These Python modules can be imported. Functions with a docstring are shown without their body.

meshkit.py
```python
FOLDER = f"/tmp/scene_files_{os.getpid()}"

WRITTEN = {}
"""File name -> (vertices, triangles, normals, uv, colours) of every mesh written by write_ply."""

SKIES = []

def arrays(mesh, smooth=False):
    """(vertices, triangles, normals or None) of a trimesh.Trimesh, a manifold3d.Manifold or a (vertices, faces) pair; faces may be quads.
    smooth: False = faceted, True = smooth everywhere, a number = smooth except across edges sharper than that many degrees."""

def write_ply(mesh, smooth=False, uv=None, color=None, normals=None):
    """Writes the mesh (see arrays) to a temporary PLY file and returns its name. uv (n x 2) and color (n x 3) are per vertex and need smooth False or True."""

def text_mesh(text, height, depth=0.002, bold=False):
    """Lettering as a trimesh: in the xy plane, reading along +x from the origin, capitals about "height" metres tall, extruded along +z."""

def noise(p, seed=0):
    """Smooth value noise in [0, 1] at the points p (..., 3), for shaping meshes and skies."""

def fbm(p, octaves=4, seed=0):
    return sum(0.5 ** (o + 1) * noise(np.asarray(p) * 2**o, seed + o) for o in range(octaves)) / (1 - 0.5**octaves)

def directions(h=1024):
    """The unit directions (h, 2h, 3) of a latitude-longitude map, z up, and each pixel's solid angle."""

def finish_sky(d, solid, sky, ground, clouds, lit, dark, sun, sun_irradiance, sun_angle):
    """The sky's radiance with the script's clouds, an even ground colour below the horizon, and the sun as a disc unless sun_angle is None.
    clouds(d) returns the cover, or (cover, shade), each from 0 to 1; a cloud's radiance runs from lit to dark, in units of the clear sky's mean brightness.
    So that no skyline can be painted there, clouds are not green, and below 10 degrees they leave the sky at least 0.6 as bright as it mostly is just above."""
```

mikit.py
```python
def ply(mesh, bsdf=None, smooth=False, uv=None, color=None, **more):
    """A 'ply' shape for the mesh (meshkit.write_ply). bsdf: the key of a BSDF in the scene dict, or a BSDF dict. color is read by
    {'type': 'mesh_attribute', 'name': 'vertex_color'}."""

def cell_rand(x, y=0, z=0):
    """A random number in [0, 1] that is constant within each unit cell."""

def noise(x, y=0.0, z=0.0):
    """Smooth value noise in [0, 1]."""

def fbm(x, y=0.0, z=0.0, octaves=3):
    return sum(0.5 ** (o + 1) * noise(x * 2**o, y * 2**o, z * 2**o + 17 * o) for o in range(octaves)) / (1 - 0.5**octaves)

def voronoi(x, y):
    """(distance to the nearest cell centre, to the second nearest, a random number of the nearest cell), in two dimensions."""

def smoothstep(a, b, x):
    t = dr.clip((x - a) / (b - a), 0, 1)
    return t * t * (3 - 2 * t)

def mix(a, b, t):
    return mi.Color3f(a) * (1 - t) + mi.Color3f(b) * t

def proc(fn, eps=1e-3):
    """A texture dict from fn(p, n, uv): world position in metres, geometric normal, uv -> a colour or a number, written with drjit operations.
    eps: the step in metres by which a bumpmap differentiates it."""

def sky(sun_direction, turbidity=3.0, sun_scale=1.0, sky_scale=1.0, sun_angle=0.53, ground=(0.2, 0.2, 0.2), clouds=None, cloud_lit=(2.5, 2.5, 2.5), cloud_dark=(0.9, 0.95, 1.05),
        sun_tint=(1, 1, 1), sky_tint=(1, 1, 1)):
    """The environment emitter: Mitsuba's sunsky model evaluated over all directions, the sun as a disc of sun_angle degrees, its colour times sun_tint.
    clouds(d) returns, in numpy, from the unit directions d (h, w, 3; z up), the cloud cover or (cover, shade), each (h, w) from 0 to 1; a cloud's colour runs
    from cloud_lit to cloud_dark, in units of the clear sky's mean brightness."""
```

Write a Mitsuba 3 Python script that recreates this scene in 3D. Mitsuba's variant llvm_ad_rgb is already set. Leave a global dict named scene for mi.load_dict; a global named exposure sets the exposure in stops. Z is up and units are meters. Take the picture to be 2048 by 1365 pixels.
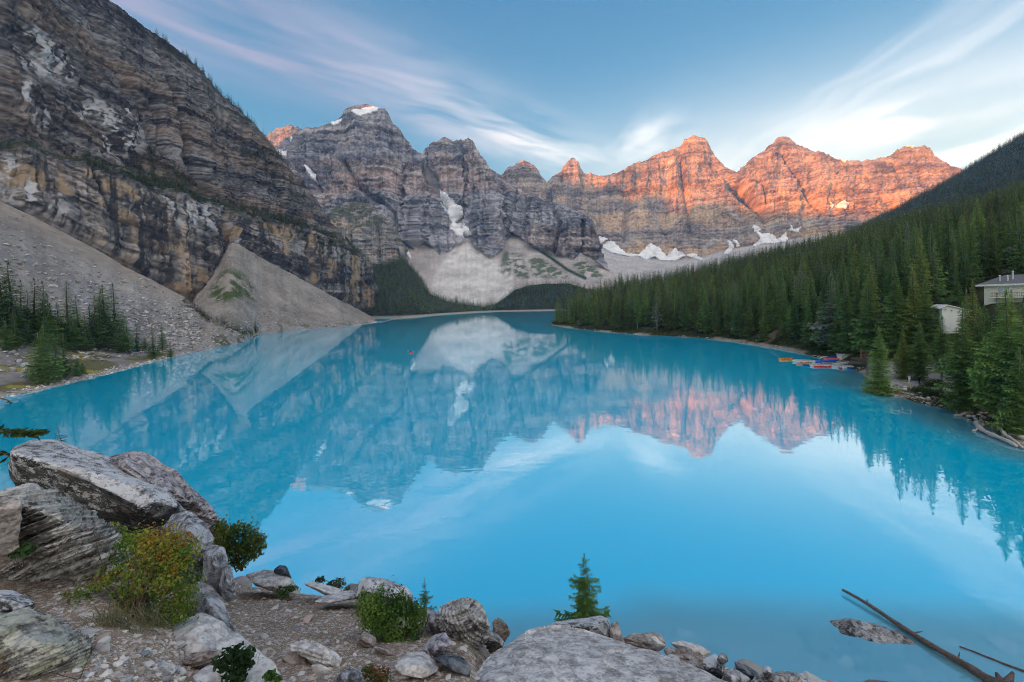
import math, random
import numpy as np, trimesh, manifold3d as m3, shapely
import drjit as dr
import mitsuba as mi
import mikit, meshkit
from mikit import proc, noise as dnoise, fbm as dfbm, smoothstep as dss, mix as dmix

T4 = mi.ScalarTransform4f
scene, labels = {}, {}
rng = np.random.default_rng(7)

# ------------------------------------------------------------------ camera, sky, exposure
EYE = np.array([0.0, 0.0, 22.0])                 # water level is z = 0
F, CX, CY = 910.0, 1024.0, 628.0                  # focal length and principal point, in pixels of the 2048 frame
PITCH, ROLL = math.radians(1.6), math.radians(1.6)
fwd = np.array([0, math.cos(PITCH), -math.sin(PITCH)])
up0 = np.array([0, math.sin(PITCH), math.cos(PITCH)])
rt0 = np.array([1.0, 0, 0])
UPV = up0 * math.cos(ROLL) + rt0 * math.sin(ROLL)
RTV = rt0 * math.cos(ROLL) - up0 * math.sin(ROLL)
scene['camera'] = {'type': 'perspective', 'fov_axis': 'x', 'fov': 2 * math.degrees(math.atan(1024 / F)),
                   'principal_point_offset_y': (682.5 - CY) / 1365, 'near_clip': 0.1, 'far_clip': 30000.0,
                   'to_world': T4().look_at(origin=EYE.tolist(), target=(EYE + fwd).tolist(), up=UPV.tolist())}
exposure = 4.95
SUN = np.array([-0.74, -0.66, math.tan(math.radians(4.5))]); SUN /= np.linalg.norm(SUN)


def sky_clouds(d):
    """High streaky cloud: a flat layer overhead, its streaks running from left-near to right-far; the unseen part is added fill."""
    x, y, z = d[..., 0], d[..., 1], np.maximum(d[..., 2], 0.03)
    px, py = x / z, y / z
    a, b = (px + py) / 1.414, (py - px) / 1.414
    n3 = lambda u, v, q, o, s: meshkit.fbm(np.stack([u, v, u * 0 + q], -1), o, s)
    w = n3(a * 1.2, b * 1.6, 3, 3, 5) - 0.5
    st = n3(a * 0.9 + w * 1.5, b * 5.0 + w * 3.0, 0, 5, 11)
    fine = n3(a * 3 + b * 3 + w, b * 20 + w * 6, 0, 3, 21)
    tex = np.clip((st * 0.7 + fine * 0.3 - 0.32) * 3.0, 0, 1)
    bend = 1.90 + 0.06 * (a - 1) + 0.10 * w
    band = np.exp(-((b - bend) / (0.34 - 0.05 * np.clip(a - 1, 0, 3))) ** 2) * np.clip((3.1 - a) / 0.5, 0, 1)
    tail = np.exp(-((b - 1.98 - 0.05 * w) / 0.13) ** 2) * np.exp(-((a - 2.15) / 0.5) ** 2)
    front = np.maximum(band * tex * 0.36, tail * np.clip(tex * 1.5 + 0.1, 0, 1) * 0.55)
    # wisps on the right run the other way
    st2 = n3(px * 3.2 + w * 2, py * 0.5 + w * 0.8, 7, 5, 31)
    right = np.clip((st2 - 0.50) * 3.4, 0, 1) * sm(px, 0.9, 1.9) * 0.22
    puff = np.exp(-(((px - 2.30) / 0.42) ** 2 + ((py - 2.75) / 0.40) ** 2)) * np.clip((n3(px * 2.4, py * 1.6, 2, 4, 41) - 0.34) * 3, 0, 1)
    puff2 = np.exp(-(((px - 0.85) / 0.22) ** 2 + ((py - 2.95) / 0.35) ** 2)) * np.clip((n3(px * 3.4, py * 2.2, 2, 4, 43) - 0.36) * 3, 0, 1) * 0.45
    fill_cloud = np.clip((n3(a * 0.7, b * 2.6, 5, 5, 51) - 0.28) * 2.4, 0, 1) * sm(-py, -0.6, 0.4) * 0.85  # unseen cloud overhead and behind the camera, added to brighten the land
    hyp = np.hypot(px, py)
    veil = 0.36 * sm(px, -0.6, 2.4) * sm(py, 0.5, 2.0) * sm(hyp, 1.7, 4.0) * (0.75 + 0.9 * (n3(px * 1.1 + w, py * 0.45 + w, 9, 5, 61) - 0.5)) + 0.05 * sm(hyp, 1.5, 4.5)
    c = veil + (1 - veil) * np.maximum.reduce([front, right, puff * 0.5, puff2, fill_cloud])
    return np.clip(c, 0, 1), np.clip(1.05 - (px + 0.9) / 1.3, 0, 1) * sm(py, 0.2, 1.0)


def sm(x, a, b):
    t = np.clip((x - a) / (b - a), 0, 1)
    return t * t * (3 - 2 * t)


scene['sky'] = mikit.sky(SUN.tolist(), turbidity=4, sun_scale=0.76, sun_angle=1.4, sky_scale=1.0, sun_tint=(1.0, 0.66, 0.10), sky_tint=(0.115, 0.30, 0.50), clouds=sky_clouds, cloud_lit=(7.8, 7.2, 6.9), cloud_dark=(3.3, 2.3, 2.75))


def ray(px, py):
    px, py = np.asarray(px, float), np.asarray(py, float)
    d = fwd + ((px - CX) / F)[..., None] * RTV + ((CY - py) / F)[..., None] * UPV
    return d / d[..., 1:2]


def at(px, py, Y):
    return EYE + ray(px, py) * np.asarray(Y, float)[..., None]


def on_plane(px, py, z=0.0):
    d = ray(px, py)
    return EYE + d * ((z - 22.0) / d[..., 2])[..., None]


def to_px(p):
    q = np.asarray(p) - EYE
    w = q @ fwd
    return np.stack([CX + F * (q @ RTV) / w, CY - F * (q @ UPV) / w], -1)


def tag(key, label=None, category=None, group=None, kind=None):
    d = labels.setdefault(key, {})
    for k, v in (('label', label), ('category', category), ('group', group), ('kind', kind)):
        if v: d[k] = v


def diffuse(r, g, b):
    return {'type': 'diffuse', 'reflectance': {'type': 'rgb', 'value': [r, g, b]}}


VCOL = {'type': 'mesh_attribute', 'name': 'vertex_color'}
scene['ground_paint'] = {'type': 'twosided', 'b': {'type': 'diffuse', 'reflectance': VCOL}}

# ------------------------------------------------------------------ terrain helpers
nz, fb = meshkit.noise, meshkit.fbm


def lin(pts, x):
    p = np.array(pts, float)
    return np.interp(x, p[:, 0], p[:, 1])


def sstep(a, b, x):
    t = np.clip((x - a) / (b - a), 0, 1)
    return t * t * (3 - 2 * t)


def ridged(p, oct=4, seed=0):
    return sum(0.5 ** (o + 1) * (1 - np.abs(2 * nz(p * 2 ** o, seed + o) - 1)) for o in range(oct)) / (1 - 0.5 ** oct)


class Sheet:
    """A surface between rows of points; rows[k](s) is a world point, s runs along the face, t from foot to crest and down the back."""

    def __init__(self, rows, tt, nt):
        rows = np.array(rows)                      # (k, ns, 3)
        self.ns, self.nt = rows.shape[1], nt
        self.t = np.linspace(0, 1, nt)
        out = np.zeros((nt, self.ns, 3))
        k = np.clip(np.searchsorted(tt, self.t, side='right') - 1, 0, len(tt) - 2)
        w = (self.t - np.array(tt)[k]) / (np.array(tt)[k + 1] - np.array(tt)[k])
        out = rows[k] * (1 - w)[:, None, None] + rows[k + 1] * w[:, None, None]
        self.P = out
        self.T = np.broadcast_to(self.t[:, None], (nt, self.ns))

    def normals(self):
        du, dv = np.gradient(self.P, axis=1), np.gradient(self.P, axis=0)
        n = np.cross(du, dv)
        return n / (np.linalg.norm(n, axis=-1, keepdims=True) + 1e-9)

    def faces(self):
        i = np.arange(self.nt * self.ns).reshape(self.nt, self.ns)
        q = np.stack([i[:-1, :-1], i[:-1, 1:], i[1:, 1:], i[1:, :-1]], -1).reshape(-1, 4)
        return np.vstack([q[:, [0, 1, 2]], q[:, [0, 2, 3]]])

    def ply(self, bsdf='ground_paint', color=None, smooth=False):
        f = self.faces()
        return mikit.ply(trimesh.Trimesh(self.P.reshape(-1, 3), f, process=False), bsdf, smooth=smooth,
                         color=None if color is None else np.clip(color, 0, 1).reshape(-1, 3))


def climb(p0, px, py, m):
    """From the points p0 up a slope m (rise per metre of depth) until the sight line through (px, py)."""
    e = ray(px, py)[..., 2]
    Y = (p0[..., 2] - m * p0[..., 1] - 22.0) / (e - m)
    return at(px, py, Y)


def blend3(a, b, t):
    return a + (b - a) * t[..., None]


C = lambda *v: np.array(v, float)

# ------------------------------------------------------------------ mountains
def polymask(pxy, poly, soft):
    """1 inside the outline, fading over soft pixels outside."""
    g = shapely.Polygon(poly)
    x0, y0, x1, y1 = g.bounds
    m = np.zeros(pxy.shape[:-1])
    k = (pxy[..., 0] > x0 - soft) & (pxy[..., 0] < x1 + soft) & (pxy[..., 1] > y0 - soft) & (pxy[..., 1] < y1 + soft)
    if k.any():
        m[k] = np.clip(1 - shapely.distance(shapely.points(pxy[k]), g) / soft, 0, 1)
    return m


def linedist(pxy, line, reach):
    g = shapely.LineString(line)
    x0, y0, x1, y1 = g.bounds
    d = np.full(pxy.shape[:-1], 1e3)
    k = (pxy[..., 0] > x0 - reach) & (pxy[..., 0] < x1 + reach) & (pxy[..., 1] > y0 - reach) & (pxy[..., 1] < y1 + reach)
    if k.any():
        d[k] = shapely.distance(shapely.points(pxy[k]), g)
    return d


def rock_sheet(sh, tc, te, seed, amp, dip, gullies=(), crest_amp=1.0, band=60.0):
    """Buttresses, gullies, ledges and roughness on the rock of a sheet: t from tc (contact with the scree) to te (crest)."""
    P0 = sh.P.copy()
    px = to_px(P0)
    n = sh.normals()
    if n[sh.nt // 2, sh.ns // 2] @ (EYE - P0[sh.nt // 2, sh.ns // 2]) < 0:
        n = -n
    nh = n * [1, 1, 0.25]
    nh /= np.linalg.norm(nh, axis=-1, keepdims=True) + 1e-9
    along = np.cumsum(np.r_[0, np.linalg.norm(np.diff(P0[sh.nt // 2], axis=0), axis=-1)])[None, :] * np.ones((sh.nt, 1))
    zs = P0[..., 2] + (dip(P0) if callable(dip) else dip[0] * P0[..., 0] + dip[1] * P0[..., 1])
    w = sstep(tc - 0.01, tc + 0.04, sh.T) * (1 - 0.75 * sstep(te - 0.10, te, sh.T))
    wc = sstep(tc - 0.01, tc + 0.03, sh.T)
    o = lambda a, z, q=0.0: np.stack([along / a, zs / z, along * 0 + q], -1)
    big = ridged(o(5 * band, 14 * band, seed), 3, seed) - 0.6
    gul = ridged(o(1.3 * band, 7 * band, seed + 3) + 0.3 * nz(o(band, band))[..., None], 3, seed + 4) - 0.55
    warp = (fb(o(3 * band, 3 * band, 9), 3, seed + 8) - 0.5) * band * 0.5
    def led(per, k):
        q = (zs + warp) / per + 0.6 * nz(np.stack([zs / per / 2.7, along / 900 / per * 60, zs * 0 + k], -1), seed + k)
        s = q - np.floor(q)
        return np.where(s < 0.75, s / 0.75, (1 - s) / 0.25) - 0.5
    fine = fb(P0 / (band * 0.35), 4, seed + 12) - 0.5
    rib = ridged(o(0.45 * band, 3.2 * band, seed + 6) + 0.5 * nz(o(0.6 * band, 0.6 * band, 3))[..., None], 3, seed + 14) - 0.55
    brk = 0.35 + 1.3 * sstep(0.35, 0.65, fb(o(9 * band, 2.2 * band, 5), 3, seed + 16))
    d = amp * (1.0 * big + 0.95 * gul + 0.38 * rib - (0.11 * led(band, 1) + 0.06 * led(band * 0.37, 2) + 0.025 * led(band * 0.15, 5)) * brk + 0.55 * fine + 0.30 * (ridged(P0 / (band * 0.55), 4, seed + 30) - 0.55)) * w
    P = P0 + nh * d[..., None]
    for line, width, depth in gullies:
        dd = linedist(px, line, width * 3)
        P = P - nh * (depth * np.maximum(np.exp(-(dd / width * 1.6) ** 2), 0.45 * np.clip(1 - dd / width / 1.5, 0, 1)) * wc * (1 - sstep(te - 0.22, te - 0.02, sh.T)))[..., None]
    rough = crest_amp * (ridged(np.stack([along / (band * 0.7), along * 0, along * 0 + seed], -1), 4, seed + 20) - 0.6)
    P[..., 2] += rough * sstep(te - 0.15, te, sh.T)
    sh.P = P
    sh.px, sh.along, sh.zs, sh.gul, sh.big, sh.P0 = px, along, zs, gul, big, P0


def rock_paint(sh, seed, band, cols, streak=0.5, bandw=0.6, layers=(), contrast=1.0):
    """The rock's own colours: beds of several tones, thin dark partings, water streaks down the face, patches."""
    o = lambda a, z, q=0.0: np.stack([sh.along / a, sh.zs / z, sh.along * 0 + q], -1)
    warp = (fb(o(4 * band, 4 * band, 2), 3, seed) - 0.5)
    zw = sh.zs + warp * band * 0.9
    beds = fb(np.stack([sh.along / (band * 14), zw / (band * 0.30), sh.zs * 0], -1), 4, seed + 1)
    part = nz(np.stack([sh.along / (band * 5), zw / (band * 0.075), sh.zs * 0 + 3], -1), seed + 9)
    broad = fb(np.stack([sh.along / (band * 16), zw / (band * 1.7), sh.zs * 0], -1), 2, seed + 2)
    streaks = fb(o(band * 0.13, band * 2.2, 4), 4, seed + 3)
    patch = fb(o(band * 1.3, band * 1.1, 6), 5, seed + 5)
    grain = fb(sh.P / (band * 0.16), 3, seed + 6)
    dark, mid, pale, warm = (np.array(c) for c in cols)
    k = 0.5 + contrast * (bandw * 1.5 * (beds - 0.5) + 1.3 * (grain - 0.5) + streak * 1.3 * (streaks - 0.5) + 0.95 * (patch - 0.5) + 0.7 * (part - 0.5))
    k = np.clip(k, 0, 1)
    c = np.where(k[..., None] < 0.5, dark + (mid - dark) * (k / 0.5)[..., None], mid + (pale - mid) * ((k - 0.5) / 0.5)[..., None])
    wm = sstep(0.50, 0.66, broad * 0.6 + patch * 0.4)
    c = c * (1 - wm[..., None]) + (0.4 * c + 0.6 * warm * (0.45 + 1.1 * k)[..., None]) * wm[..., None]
    for z0, z1, col, amt in layers:
        m = sstep(z0 - 12, z0 + 12, zw) * sstep(z1 + 12, z1 - 12, zw) * sstep(0.30, 0.55, patch * 0.5 + beds * 0.5)
        c = over(c, np.array(col) * (0.45 + 1.1 * k)[..., None], m * amt)
    chute = sstep(-0.02, -0.24, sh.gul) * sstep(0.35, 0.6, fb(o(band * 2, band * 5, 12), 3, seed + 13))
    c = over(c, pale * 0.92, 0.5 * chute)
    pm = sstep(0.64, 0.78, part) * sstep(0.40, 0.60, fb(o(band * 2.5, band * 1.2, 8), 3, seed + 10))
    sm = sstep(0.57, 0.70, streaks) * streak
    return c * (1 - 0.62 * np.clip(sm + 0.8 * pm, 0, 1)[..., None])


def scree_paint(P, seed, base, var=0.35, scale=14.0):
    g = fb(P / scale, 4, seed)
    f = nz(P / (scale * 0.11), seed + 3)
    return np.array(base) * (1 + var * 2 * (g - 0.5) + 0.45 * (f - 0.5))[..., None]


def over(c, col, m):
    return c * (1 - m[..., None]) + np.asarray(col) * m[..., None]


def structure(key, label=None, shape=None):
    scene[key] = shape
    tag(key, label, kind='structure')


snow_n = 0
def snow_on(sh, poly, lift, label, where=None):
    """A snow patch as a thin body of its own lying on the sheet."""
    global snow_n
    m = polymask(sh.px + 1.8 * (np.stack([nz(sh.P / 23.0, 3), nz(sh.P / 23.0, 8)], -1) - 0.5), poly, 1.6) > 0.35
    f = sh.faces()
    keep = m.reshape(-1)[f].sum(1) >= 2
    f = f[keep]
    if not len(f): return
    V = sh.P.reshape(-1, 3)
    n = sh.normals().reshape(-1, 3)
    if (n[f[0, 0]] @ (EYE - V[f[0, 0]])) < 0: n = -n
    part_ = trimesh.Trimesh(V, f, process=False)
    comp = trimesh.graph.connected_components(part_.face_adjacency, nodes=np.arange(len(f)))
    f = f[max(comp, key=len)]                      # one patch, one body
    used, inv = np.unique(f, return_inverse=True)
    mesh = trimesh.Trimesh(V[used] + n[used] * lift + [0, 0, lift * 0.4], inv.reshape(-1, 3), process=False)
    trimesh.smoothing.filter_taubin(mesh, iterations=4)
    rim = trimesh.Trimesh(mesh.vertices, mesh.faces, process=False)
    e = np.sort(rim.edges, axis=1)
    u, cnt = np.unique(e, axis=0, return_counts=True)
    border = u[cnt == 1]
    nv = len(mesh.vertices)
    under = mesh.vertices - n[used] * lift * 2.5
    sk = np.vstack([np.stack([border[:, 0], border[:, 1], border[:, 1] + nv], 1), np.stack([border[:, 0], border[:, 1] + nv, border[:, 0] + nv], 1)])
    mesh = trimesh.Trimesh(np.vstack([mesh.vertices, under]), np.vstack([mesh.faces, sk]), process=False)
    key = 'snow_patch' if snow_n == 0 else f'snow_patch_{snow_n:03d}'
    snow_n += 1
    scene[key] = mikit.ply(mesh, 'snow', smooth=False)
    tag(key, label, 'snow patch', 'snow patches on the mountains')


scene['snow'] = {'type': 'twosided', 'b': {'type': 'diffuse', 'reflectance': proc(lambda p, n, uv: dmix((0.86, 0.87, 0.90), (0.66, 0.68, 0.72), dss(0.45, 0.75, dfbm(p.x * 0.04, p.y * 0.04, p.z * 0.05, 3))))}}

GRAYS = [(0.095, 0.100, 0.130), (0.250, 0.252, 0.290), (0.43, 0.43, 0.465), (0.35, 0.28, 0.255)]

# --- massif A: the flat-topped peak and its neighbour, with the gully and the scree cones under them
px = np.linspace(500, 1222, 520)
crestA = [(500, 305), (545, 302), (585, 300), (588, 264), (610, 256), (645, 254), (665, 244), (686, 232), (691, 220), (707, 214), (734, 210), (756, 219), (769, 218), (778, 232), (786, 249),
          (800, 261), (813, 280), (831, 301), (844, 307), (862, 288), (889, 275), (903, 284), (920, 279), (929, 281), (937, 277), (946, 283), (951, 300), (965, 318), (982, 342), (999, 352), (1010, 366),
          (1051, 384), (1085, 400), (1132, 411), (1157, 424), (1181, 438), (1192, 465), (1200, 500), (1207, 527), (1222, 545)]
contA = [(500, 500), (690, 500), (760, 500), (800, 492), (810, 483), (830, 500), (855, 486), (879, 511), (900, 508), (912, 496), (921, 483), (929, 470), (938, 484), (951, 500), (982, 521), (997, 508), (1006, 480), (1013, 447), (1023, 462), (1040, 476), (1068, 498),
         (1106, 514), (1147, 521), (1161, 506), (1185, 520), (1205, 527), (1222, 546)]
toe = at(px, 604 + 0 * px, 1180 + 0 * px); toe[:, 2] = 1.5
cont = climb(toe, px, lin(contA, px), 0.60)
yc = lin(crestA, px)
mid = climb(cont, px, lin(contA, px) * 0.5 + yc * 0.5, 1.25)
crest = climb(mid, px, yc, 0.95)
back = crest + C(0, 260, -230)
A = Sheet([toe, cont, mid, crest, back], [0, 0.26, 0.60, 0.94, 1.0], 330)
rock_sheet(A, 0.26, 0.94, 31, 66, (0.04, -0.02), [
    ([(843, 300), (852, 345), (866, 373), (882, 400), (897, 420), (912, 440), (927, 475)], 8, 55), ([(845, 305), (870, 380)], 22, 42),
    ([(1011, 372), (1006, 400), (1010, 455)], 9, 36), ([(693, 330), (720, 380), (790, 430), (800, 490)], 7, 40),
    ([(625, 345), (640, 380)], 5, 30), ([(1165, 440), (1160, 500)], 6, 40), ([(1100, 405), (1120, 450), (1110, 505)], 7, 45)], 14, 62)
zl = lambda x, y: A.zs[:, int(np.argmin(np.abs(A.px[200, :, 0] - x)))][int(np.argmin(np.abs(A.px[:310, int(np.argmin(np.abs(A.px[200, :, 0] - x))), 1] - y)))]
z300, z345, z395 = zl(700, 297), zl(700, 343), zl(700, 388)
cA = rock_paint(A, 33, 62, GRAYS, 0.75, 0.75, [(z395, z345, (0.36, 0.27, 0.25), 0.6), (z300 - 14, z300 + 4, (0.12, 0.12, 0.13), 0.8), (z345, z345 + 22, (0.44, 0.435, 0.44), 0.5), (z300 + 30, z300 + 500, (0.34, 0.305, 0.285), 0.35)], 1.15)
gl = np.clip(1 - linedist(A.px, [(846, 306), (855, 350), (868, 376), (884, 402), (900, 424), (914, 444), (926, 480)], 14) / 6.5, 0, 1)
cA = over(cA, (0.50, 0.50, 0.51), np.clip(gl * 1.3, 0, 1) * 0.85)
talus = 1 - sstep(0.255, 0.275, A.T + 0.02 * (fb(A.P / 30, 3, 2) - 0.5))
rill = fb(np.stack([A.along / 16 + 3 * fb(A.P / 150, 2, 78), A.T * 5, A.T * 0], -1), 4, 77)
tcol = scree_paint(A.P, 41, (0.42, 0.385, 0.37), 0.45, 34) * (0.86 + 0.28 * rill)[..., None]
pale = polymask(A.px, [(925, 480), (935, 505), (985, 535), (1012, 560), (1010, 606), (930, 610), (860, 606), (870, 570), (905, 515)], 26)
pale = sstep(0.25, 0.75, pale + 0.7 * (fb(np.stack([A.along / 45, A.T * 9, A.T * 0], -1), 4, 55) - 0.5))
tcol = over(tcol, scree_paint(A.P, 44, (0.60, 0.58, 0.56), 0.5, 26) * (0.85 + 0.3 * rill)[..., None], pale * 0.9)
rub = sstep(0.10, 0.0, A.T) * sstep(0.5, 0.62, fb(A.P / 18, 4, 57))
tcol = over(tcol, (0.30, 0.29, 0.275), rub * 0.8)
green = np.maximum.reduce([polymask(A.px, g, 9) for g in (
    [(1012, 508), (1002, 540), (1014, 548), (1022, 520)], [(1026, 510), (1035, 550), (1054, 553), (1040, 515)], [(1062, 522), (1075, 518), (1130, 552), (1070, 550)], [(1150, 530), (1165, 522), (1200, 552), (1170, 550)])])
strip = np.clip(1 - linedist(A.px, [(1068, 494), (1100, 515), (1135, 540), (1170, 557)], 12) / 5, 0, 1)
gn = sstep(0.35, 0.6, fb(A.P / 14, 4, 9))
tcol = over(tcol, (0.075, 0.11, 0.06), np.clip(green * gn * 1.2, 0, 0.9))
tcol = over(tcol, (0.035, 0.06, 0.035), np.clip(strip * 1.4, 0, 1))
cA = over(cA, tcol, talus)
structure('mountain', 'grey layered peaks with a flat top and pale scree cones above the lake end', A.ply(color=cA))
for poly, lab in (
    ([(712, 236), (724, 226), (738, 219), (758, 220), (753, 228), (735, 236), (718, 241)], 'slanting snow patch just under the flat grey summit'),
    ([(664, 247), (686, 242), (680, 250), (667, 252)], 'small snow patch on the shoulder left of the flat grey summit'),
    ([(617, 342), (626, 345), (636, 357), (634, 366), (627, 360)], 'narrow snow streak on the grey face left of the main buttress'),
    ([(869, 379), (878, 379), (905, 413), (921, 433), (918, 444), (903, 439), (888, 420)], 'thin long snow strip inside the steep gully'),
    ([(904, 440), (899, 458), (921, 484), (926, 468), (916, 445)], 'left snow patch of the pair at the mouth of the gully'),
    ([(919, 448), (930, 448), (945, 468), (930, 474)], 'right snow patch of the pair at the mouth of the gully'),
    ([(812, 476), (822, 479), (821, 486), (813, 484)], 'small square snow patch at the top of the scree below the flat summit'),
    ([(799, 489), (811, 492), (814, 500), (822, 519), (808, 505)], 'snow patch in the corner of the scree beside the dark buttress'),
    ([(553, 303), (575, 308), (587, 317), (577, 317), (558, 311)], 'snow strip under the glacier tongue'),
    ([(534, 283), (560, 287), (588, 281), (588, 302), (570, 306), (545, 303)], 'blue grey glacier tongue beside the upright cliff')):
    snow_on(A, poly, 4.0, lab)

# --- the small lit peak behind the glacier
px = np.linspace(505, 650, 120)
crestD = [(505, 300), (533, 273), (552, 259), (566, 253), (579, 250), (592, 254), (607, 261), (630, 275), (650, 290)]
foot = at(px, 330 + 0 * px, 3300 + 0 * px)
crest = at(px, lin(crestD, px), 3600 + 0 * px)
D = Sheet([foot, crest, crest + C(0, 300, -300)], [0, 0.9, 1.0], 90)
rock_sheet(D, 0.0, 0.9, 51, 60, (0.1, 0), (), 30, 60)
cD = rock_paint(D, 53, 60, GRAYS, 0.4, 0.4)
structure('mountain_001', 'small distant sunlit peak behind the glacier', D.ply(color=cD))

# --- massif C: the long sunlit range
px = np.linspace(975, 2110, 780)
crestC = [(975, 380), (1004, 350), (1016, 338), (1034, 327), (1047, 319), (1058, 325), (1072, 338), (1082, 352), (1094, 364), (1098, 361), (1119, 345), (1129, 330), (1146, 316), (1157, 326), (1167, 343),
          (1191, 348), (1205, 351), (1232, 346), (1246, 340), (1270, 327), (1294, 319), (1315, 307), (1339, 302), (1360, 291), (1370, 280), (1387, 273), (1408, 275), (1418, 293), (1432, 314), (1446, 331),
          (1460, 339), (1475, 344), (1487, 334), (1504, 318), (1528, 303), (1542, 293), (1551, 284), (1559, 273), (1577, 276), (1587, 289), (1611, 297), (1626, 303), (1655, 308), (1674, 319), (1700, 322), (1726, 322),
          (1748, 323), (1758, 316), (1780, 311), (1800, 296), (1845, 291), (1861, 297), (1871, 310), (1896, 326), (1927, 342), (2000, 380), (2110, 420)]
contC = [(975, 500), (1205, 497), (1240, 505), (1300, 519), (1350, 522), (1400, 516), (1450, 502), (1500, 492), (1560, 482), (1640, 470), (1800, 470), (2110, 470)]
toe = at(px, 585 + 0 * px, 1500 + 0 * px)
cont = at(px, lin(contC, px), 2900 + 0.25 * np.abs(px - 1400))
yc = lin(crestC, px)
mid = climb(cont, px, lin(contC, px) * 0.55 + yc * 0.45, 1.2)
crest = climb(mid, px, yc, 0.85)
Cm = Sheet([toe, cont, mid, crest, crest + C(0, 400, -400)], [0, 0.16, 0.58, 0.95, 1.0], 250)
rock_sheet(Cm, 0.16, 0.95, 61, 70, (-0.05, 0.0), [
    ([(1432, 318), (1445, 345), (1470, 375), (1500, 400), (1530, 440)], 13, 150), ([(1476, 344), (1480, 380), (1500, 405)], 12, 120),
    ([(1566, 315), (1582, 350), (1605, 375), (1625, 405), (1645, 430)], 6, 75), ([(1832, 300), (1836, 340), (1845, 370)], 6, 60),
    ([(1095, 366), (1100, 420)], 10, 90), ([(1360, 330), (1370, 400), (1380, 470)], 7, 45), ([(1525, 375), (1530, 410)], 4, 40), ([(1260, 400), (1250, 480)], 8, 45),
    ([(1680, 325), (1672, 350)], 5, 40), ([(1720, 345), (1740, 380), (1790, 420)], 6, 30)], 34, 74)
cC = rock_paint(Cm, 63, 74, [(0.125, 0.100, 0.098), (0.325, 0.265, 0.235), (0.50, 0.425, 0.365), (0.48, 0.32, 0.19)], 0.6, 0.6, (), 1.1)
talus = 1 - sstep(0.15, 0.17, Cm.T + 0.03 * (fb(Cm.P / 60, 3, 2) - 0.5))
cC = over(cC, scree_paint(Cm.P, 47, (0.50, 0.47, 0.45), 0.25, 60), talus)
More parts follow.
